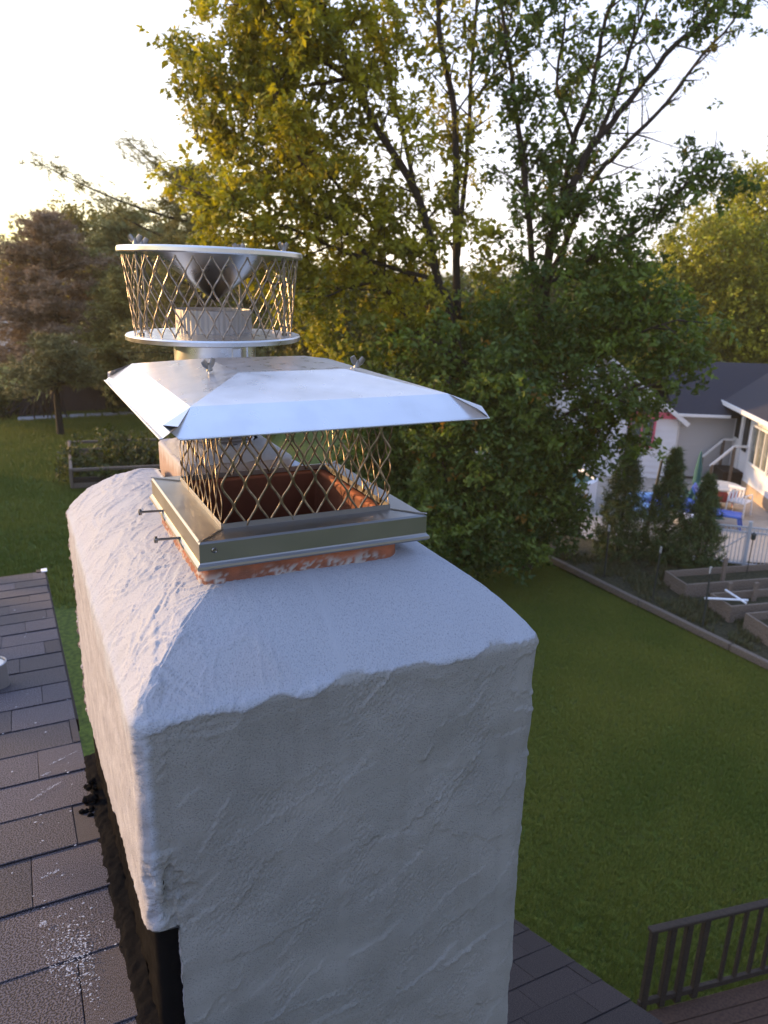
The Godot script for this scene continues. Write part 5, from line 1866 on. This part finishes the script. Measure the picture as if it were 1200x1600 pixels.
	for s in [["longer white plastic pipe lying flat across the middle raised bed", Vector3(6.35, 0.52, -13.95), Vector3(7.2, 0.5, -13.95)], ["shorter white plastic pipe crossing over the other pipe", Vector3(6.92, 0.54, -14.35), Vector3(7.1, 0.50, -13.8)]]:
		var t := thing("white_pipe", s[0], "pipe", s[1], 0.0, "white plastic pipes")
		var b := MB.new()
		b.tube([Vector3.ZERO, s[2] - s[1]], [0.022, 0.022], 10)
		obj("pipe", b, M.white_plastic, t)
	# white gate and fence
	var g0 := Vector3(7.55, 0.13, -16.95)
	var gx := Vector3(0.96, 0, 0.27).normalized()
	var fc := thing("white_fence", "white metal picket fence with braced gate behind the raised beds", "fence", g0, atan2(-gx.z, gx.x))
	for y in [0.1, 0.86, 0.98]:
		var b := MB.new()
		b.box(Transform3D(Basis(), Vector3(1.6, y, 0)), Vector3(3.2, 0.035, 0.03), 0.004)
		obj("rail", b, M.white_metal, fc)
	for i in 38:
		var b := MB.new()
		b.box(Transform3D(Basis(), Vector3(0.06 + i * 0.082, 0.53, 0)), Vector3(0.017, 0.93, 0.017), 0.002)
		obj("picket", b, M.white_metal, fc)
	for x in [0.0, 0.86, 2.4]:
		var b := MB.new()
		b.box(Transform3D(Basis(), Vector3(x, 0.56, 0)), Vector3(0.075, 1.14, 0.075), 0.006)
		obj("post", b, M.white_metal, fc)
	var db := MB.new()
	db.beam(Vector3(0.05, 0.15, 0.03), Vector3(0.82, 0.82, 0.03), 0.03, 0.02, 0.002)
	obj("brace", db, M.white_metal, fc)
	var lt := thing("stake_light", "black stake light standing in front of the white fence", "lamp", Vector3(8.12, 0.1, -16.0))
	var b2 := MB.new()
	b2.tube([Vector3.ZERO, Vector3(0.01, 0.95, 0)], [0.012, 0.012], 6)
	obj("stake", b2, M.steel_post, lt)
	b2 = MB.new()
	b2.lathe(Vector3(0.01, 0.95, 0), [Vector2(0.02, 0.0), Vector2(0.05, 0.03), Vector2(0.05, 0.13), Vector2(0.065, 0.14), Vector2(0.001, 0.19)], 12)
	obj("head", b2, M.steel_post, lt)
	# patio things
	var chr := thing("plastic_chair", "white plastic armchair on the patio by the neighbour's wall", "chair", Vector3(10.05, 0.13, -20.9), 2.3)
	b2 = MB.new()
	b2.box(Transform3D(Basis(Vector3(1, 0, 0), -0.05), Vector3(0, 0.42, 0)), Vector3(0.5, 0.035, 0.48), 0.012)
	obj("seat", b2, M.white_plastic, chr)
	b2 = MB.new()
	for i in 5:
		b2.box(Transform3D(Basis(Vector3(1, 0, 0), 0.2), Vector3(-0.18 + i * 0.09, 0.66, -0.28)), Vector3(0.06, 0.42, 0.02), 0.008)
	b2.box(Transform3D(Basis(Vector3(1, 0, 0), 0.2), Vector3(0, 0.86, -0.32)), Vector3(0.48, 0.09, 0.03), 0.012)
	obj("backrest", b2, M.white_plastic, chr)
	for x in [-0.24, 0.24]:
		b2 = MB.new()
		b2.beam(Vector3(x, 0.64, -0.28), Vector3(x, 0.62, 0.22), 0.05, 0.025, 0.008)
		obj("armrest", b2, M.white_plastic, chr)
		for zz in [-0.2, 0.21]:
			b2 = MB.new()
			b2.beam(Vector3(x * 1.1, 0, zz * 1.15), Vector3(x, 0.62, zz), 0.045, 0.03, 0.008)
			obj("leg", b2, M.white_plastic, chr)
	var um := thing("patio_umbrella", "closed teal patio umbrella standing behind the arborvitae", "umbrella", Vector3(9.05, 0.13, -21.6))
	b2 = MB.new()
	b2.tube([Vector3.ZERO, Vector3(0, 1.65, 0)], [0.025, 0.02], 8)
	obj("pole", b2, M.white_metal, um)
	b2 = MB.new()
	b2.lathe(Vector3.ZERO, [Vector2(0.08, 0.65), Vector2(0.12, 0.75), Vector2(0.10, 1.15), Vector2(0.04, 1.6), Vector2(0.001, 1.7)], 9)
	obj("canopy", b2, M.teal_fabric, um)
	var tb := thing("patio_table", "round beige patio table with red side, left of the white chair", "table", Vector3(9.75, 0.13, -21.6))
	b2 = MB.new()
	b2.lathe(Vector3.ZERO, [Vector2(0.55, 0.62), Vector2(0.58, 0.64), Vector2(0.58, 0.68), Vector2(0.001, 0.68)], 28)
	obj("table_top", b2, M.pvc_rim, tb)
	b2 = MB.new()
	b2.lathe(Vector3.ZERO, [Vector2(0.5, 0.3), Vector2(0.54, 0.34), Vector2(0.54, 0.62)], 28)
	obj("apron", b2, M.red_paint, tb)
	for i in 4:
		b2 = MB.new()
		var an := i * PI * 0.5 + 0.4
		b2.tube([Vector3(cos(an) * 0.42, 0, sin(an) * 0.42), Vector3(cos(an) * 0.4, 0.5, sin(an) * 0.4)], [0.03, 0.03], 6)
		obj("leg", b2, M.red_paint, tb)
	var ln := thing("lounge_chair", "blue plastic lounge chair on the patio beside the rightmost arborvitae", "lounge chair", Vector3(9.05, 0.13, -20.0), -0.5)
	b2 = MB.new()
	b2.box(Transform3D(Basis(Vector3(0, 0, 1), 0.0), Vector3(0.15, 0.34, 0)), Vector3(0.95, 0.06, 0.55), 0.02)
	obj("seat", b2, M.blue_plastic, ln)
	b2 = MB.new()
	b2.box(Transform3D(Basis(Vector3(0, 0, 1), -1.05), Vector3(-0.5, 0.68, 0)), Vector3(0.75, 0.06, 0.55), 0.02)
	obj("backrest", b2, M.blue_plastic, ln)
	for x in [-0.25, 0.6]:
		for zz in [-0.22, 0.22]:
			b2 = MB.new()
			b2.box(Transform3D(Basis(Vector3(0, 0, 1), 0.25), Vector3(x, 0.16, zz)), Vector3(0.07, 0.36, 0.05), 0.01)
			obj("leg", b2, M.blue_plastic, ln)
	for s in [["pale blue inflatable ring lying between the left and middle arborvitae", Vector3(7.6, 0.14, -21.0), M.pale_blue, 0.62, 0.2, "pool ring"], ["white and blue swim ring heaped beside the closed umbrella", Vector3(8.35, 0.14, -20.2), M.white_plastic, 0.5, 0.18, "pool ring"], ["deep blue swim ring leaning behind the middle arborvitae", Vector3(8.05, 0.3, -20.6), M.blue_plastic, 0.5, 0.17, "pool ring"]]:
		var t := thing("pool_ring", s[0], s[5], s[1], 0.0, "inflatable rings on the patio")
		var pts := PackedVector3Array()
		for i in 24:
			var an := TAU * i / 24.0
			for k in 12:
				var a2 := TAU * k / 12.0
				pts.append(Vector3(cos(an) * (s[3] + s[4] * cos(a2)), s[4] * (1.0 + sin(a2)), sin(an) * (s[3] + s[4] * cos(a2))))
		b2 = MB.new()
		pts.append_array(pts.slice(0, 12))
		var sr: float = s[3]
		var s4: float = s[4]
		b2.grid(pts, 25, 12, true, func(q: Vector3):
			var f := Vector3(q.x, 0, q.z).normalized() * sr + Vector3.UP * s4
			return q - f)
		obj("ring", b2, s[2], t)
	var cv := thing("pool_cover", "teal folded pool cover heaped on the patio before the umbrella", "pool cover", Vector3(8.9, 0.13, -20.9))
	var cp := PackedVector3Array()
	var nn := noise(1.6, 300, 4)
	for j in 26:
		for i in 26:
			var x := i / 25.0 * 2.0 - 1.0
			var y := j / 25.0 * 2.0 - 1.0
			var e := maxf(0.0, 1.0 - pow(x * x + y * y, 1.4) * 0.7)
			cp.append(Vector3(x * 0.6, maxf(0.0, e * (0.65 + 0.5 * nn.get_noise_2d(x * 1.3, y * 1.3))), y * 0.5))
	b2 = MB.new()
	b2.grid(cp, 26, 26, false, func(_q): return Vector3.UP)
	obj("cover", b2, M.teal_fabric, cv)
	# pool in the pale paving behind the trees
	var po := thing("swimming_pool", "round teal pool seen through gaps in the leaves, left of arborvitae", "pool", Vector3(5.0, 0.13, -22.0))
	b2 = MB.new()
	b2.lathe(Vector3.ZERO, [Vector2(1.25, 0.0), Vector2(1.25, 0.75), Vector2(1.15, 0.8), Vector2(1.1, 0.7)], 36)
	obj("wall", b2, M.white_plastic, po)
	b2 = MB.new()
	b2.lathe(Vector3.ZERO, [Vector2(1.12, 0.66), Vector2(0.001, 0.68)], 36)
	obj("cover", b2, M.teal_fabric, po)
	# rough growth on the garden ground
	var tuft := MB.new()
	for i in 5:
		var an := rng.randf() * TAU
		var o := Vector3(cos(an), 0, sin(an)) * 0.02
		var side := Vector3(-sin(an), 0, cos(an)) * 0.008
		tuft.poly([o - side, o + side, o * rng.randf_range(1.5, 4.0) + Vector3.UP * rng.randf_range(0.06, 0.14)], Vector3(cos(an), 0.6, sin(an)))
	var xf := []
	var cs := []
	var cl := noise(0.8, 301, 3)
	for i in 26000:
		var x := rng.randf_range(3.6, 10.5)
		var zz := rng.randf_range(-19.0, -11.0)
		if x - 4.16 < (zz + 16.82) * 0.5636 + 0.15 or zz < -17.0 + (x - 8.0) * 0.1:
			continue
		if cl.get_noise_2d(x, zz) < rng.randf_range(-0.45, 0.35):
			continue
		xf.append(Transform3D(Basis(Vector3.UP, rng.randf() * TAU).scaled(Vector3.ONE * rng.randf_range(0.7, 1.4)), Vector3(x, 0.11, zz)))
		cs.append(Color(0.05, 0.06, 0.018).lerp(Color(0.11, 0.10, 0.04), rng.randf()))
	multi("garden_weeds", tuft.mesh(), M.grass_blade, xf, cs, self)
	var gw := get_child(get_child_count() - 1)
	gw.set_meta("label", "rough low weeds on the garden ground behind the edging")
	gw.set_meta("category", "weeds")

func far_trees() -> void:
	# evergreens at the left
	conifer("spruce_tree", "brownish conifer with thin needles, leftmost in front of the tree line", Vector3(-15.4, 0, -36.6), 8.5, 3.3, [Color(0.17, 0.12, 0.075), Color(0.36, 0.25, 0.15)], 1.45, 0.05, "", 0.27, 0.5, 1.2)
	conifer("pine_tree", "dusty green pine right of the brownish conifer", Vector3(-12.6, 0, -38.8), 8.7, 3.0, [Color(0.14, 0.16, 0.06), Color(0.30, 0.31, 0.10)], 1.6, 0.12, "", 0.14, 0.45, 1.25)
	conifer("pine_tree", "small olive pine left of the round cap, over the shed", Vector3(-11.6, 0, -34.6), 6.2, 2.3, [Color(0.13, 0.125, 0.03), Color(0.30, 0.27, 0.05)], 1.5, 0.12, "", 0.2, 0.6, 1.2)
	conifer("young_pine", "low green pine with bare trunk beside the pale path", Vector3(-12.9, 0, -29.9), 3.7, 1.9, [Color(0.09, 0.095, 0.03), Color(0.22, 0.20, 0.06)], 0.9, 0.1, "", 0.52, 0.5, 1.2, 2.0)
	# wide pine whose long branch reaches left above the tree line
	var pb := conifer("white_pine", "tall open pine whose long branch reaches left above the tree line", Vector3(-7.4, 0, -31.0), 10.0, 2.6, [Color(0.11, 0.11, 0.03), Color(0.25, 0.22, 0.05)], 1.0, 0.1, "", 0.3, 0.55, 1.2)
	pb.rotation.y = 0.0
	var lb := MB.new()
	lb.col = Color(0.05, 0.04, 0.035)
	var lv := Leaves.new()
	for s in [[Vector3(0, 8.0, 0), Vector3(-5.8, 10.1, 0.6)], [Vector3(0, 7.2, 0), Vector3(-3.8, 8.9, 0.5)], [Vector3(0, 9.4, 0), Vector3(-2.4, 10.9, 0.2)]]:
		var pts := []
		for i in 7:
			pts.append(s[0].lerp(s[1], i / 6.0) + Vector3(0, -0.25 * sin(i / 6.0 * PI), 0))
		lb.tube(pts, taper(0.07, 0.012, 7), 5, false)
		for i in 130:
			var tt := pow(rng.randf(), 0.7) * 5.999
			var q: Vector3 = pts[int(tt)].lerp(pts[int(tt) + 1], tt - int(tt)) + Vector3(rng.randfn() * 0.3, rng.randfn() * 0.16 + 0.05, rng.randfn() * 0.3)
			lv.add(rng.randi() % 2, Transform3D(Basis.looking_at(-(Vector3(-0.7, 0.5, 0) + rdir() * 0.6).normalized(), Vector3(0.1, 1, 0.05).normalized()).scaled(Vector3.ONE * rng.randf_range(0.8, 1.3)), q), Color(0.12, 0.12, 0.035).lerp(Color(0.28, 0.24, 0.05), rng.randf()))
	obj("long_branch", lb, M.bark, pb)
	hang(lv, needle_kinds, M.needle, pb, "branch_needles")
	# broadleaf trees behind
	var olive := [Color(0.13, 0.125, 0.03), Color(0.30, 0.26, 0.05), Color(0.25, 0.17, 0.06)]
	var green := [Color(0.06, 0.08, 0.016), Color(0.17, 0.19, 0.035), Color(0.18, 0.15, 0.035)]
	var gold := [Color(0.18, 0.20, 0.015), Color(0.50, 0.48, 0.03), Color(0.42, 0.34, 0.03)]
	broadleaf("round_tree", "rounded olive tree topping the far left tree line", Vector3(-21.5, 0, -57), [[0, 6.6, 0, 4.2, 3.6, 3.4], [-3.0, 5.0, 0, 2.8, 2.8, 2.6], [3.4, 5.2, 0, 3.2, 3.0, 2.8]], olive, 2.2, 2.6, 0.9)
	broadleaf("round_tree", "pale far tree at the left edge under the bright sky", Vector3(-30.5, 0, -66), [[0, 5.4, 0, 4.0, 3.2, 3.4], [4.0, 4.6, 0, 3.2, 2.8, 2.8], [-4, 5, 0, 3, 3, 3]], olive, 2.4, 2.4, 0.9)
	broadleaf("round_tree", "olive tree behind the green pine, left of the round cap", Vector3(-15.0, 0, -53), [[0, 6.6, 0, 3.6, 3.2, 3.2], [3.4, 5.2, 0, 3.0, 2.8, 2.8], [-2.6, 4.4, 0.5, 2.8, 2.8, 2.6]], olive, 2.2, 2.6, 0.9)
	broadleaf("round_tree", "shadowy tree low behind the round cap", Vector3(-7.0, 0, -46), [[0, 4.6, 0, 3.2, 3.0, 2.8], [2.8, 3.6, 0.4, 2.6, 2.6, 2.4], [-2.6, 3.4, 0.3, 2.6, 2.6, 2.4]], green, 2.0, 1.8, 1.0)
	broadleaf("round_tree", "dark tree behind the leaning limbs of the maple, left side", Vector3(-0.8, 0, -41), [[0, 4.6, 0, 3.2, 2.6, 2.8], [2.8, 3.6, 0.4, 2.6, 2.6, 2.4], [-2.8, 3.8, 0.3, 2.6, 2.4, 2.4]], green, 1.9, 1.8, 1.0)
	broadleaf("round_tree", "dark tree glimpsed between the trunks of the two tall trees", Vector3(5.0, 0, -43), [[0, 4.6, 0, 3.2, 2.4, 2.8], [3.0, 3.8, 0.4, 2.8, 2.4, 2.4], [-2.8, 3.4, 0.3, 2.6, 2.4, 2.4]], green, 1.9, 1.8, 1.0)
	broadleaf("round_tree", "dark tree behind the neighbour's gable, under the forking limbs", Vector3(11.4, 0, -43), [[0, 4.6, 0, 3.2, 2.6, 2.8], [2.6, 4.0, 0.4, 2.6, 2.4, 2.4], [-2.8, 3.6, 0.3, 2.8, 2.4, 2.4]], green, 1.9, 1.8, 1.0)
	broadleaf("golden_tree", "sunlit golden green tree left of the tallest one at the right", Vector3(15.3, 0, -38.5), [[0, 7.2, 0, 2.7, 2.5, 2.4], [-1.6, 4.8, 0.5, 2.4, 2.4, 2.2], [1.6, 5.0, 0.4, 2.4, 2.6, 2.2], [-2.2, 2.6, 0.8, 2.0, 1.8, 1.8]], gold, 1.5, 2.4, 1.2)
	broadleaf("golden_tree", "tallest sunlit golden green tree at the right edge", Vector3(20.2, 0, -41.5), [[0, 9.6, 0, 3.6, 3.2, 3.0], [-2.0, 6.0, 0.5, 2.8, 2.8, 2.6], [2.4, 6.4, 0.4, 3.0, 3.0, 2.6], [0.5, 3.8, 0.8, 3.4, 2.6, 2.6]], gold, 1.6, 3.0, 1.2)
	broadleaf("yellow_bush", "yellow-green branch end over the neighbour's roof at right edge", Vector3(16.2, 0, -27.2), [[0, 4.6, 0, 1.5, 1.2, 1.4], [0.8, 3.4, 0.2, 1.4, 1.2, 1.2]], gold, 1.1, 2.4, 1.2)
	# trees beyond the left of the frame, which shade the lawns in the low sun
	for s in [[Vector3(-23, 0, -8), "roadside tree beyond the left lawn, nearest the house"], [Vector3(-27, 0, -15.5), "roadside tree beyond the left lawn, second from the house"], [Vector3(-31, 0, -24), "roadside tree beyond the left lawn, third from the house"], [Vector3(-20, 0, 0.5), "roadside tree beyond the left lawn, behind the viewer"]]:
		broadleaf("roadside_tree", s[1], s[0], [[0, 5.4, 0, 4.0, 3.0, 4.0], [2.6, 3.8, 2.2, 3.2, 3.0, 3.2], [-2.4, 3.8, -2.4, 3.2, 3.0, 3.2]], green, 2.2, 2.2, 1.3)
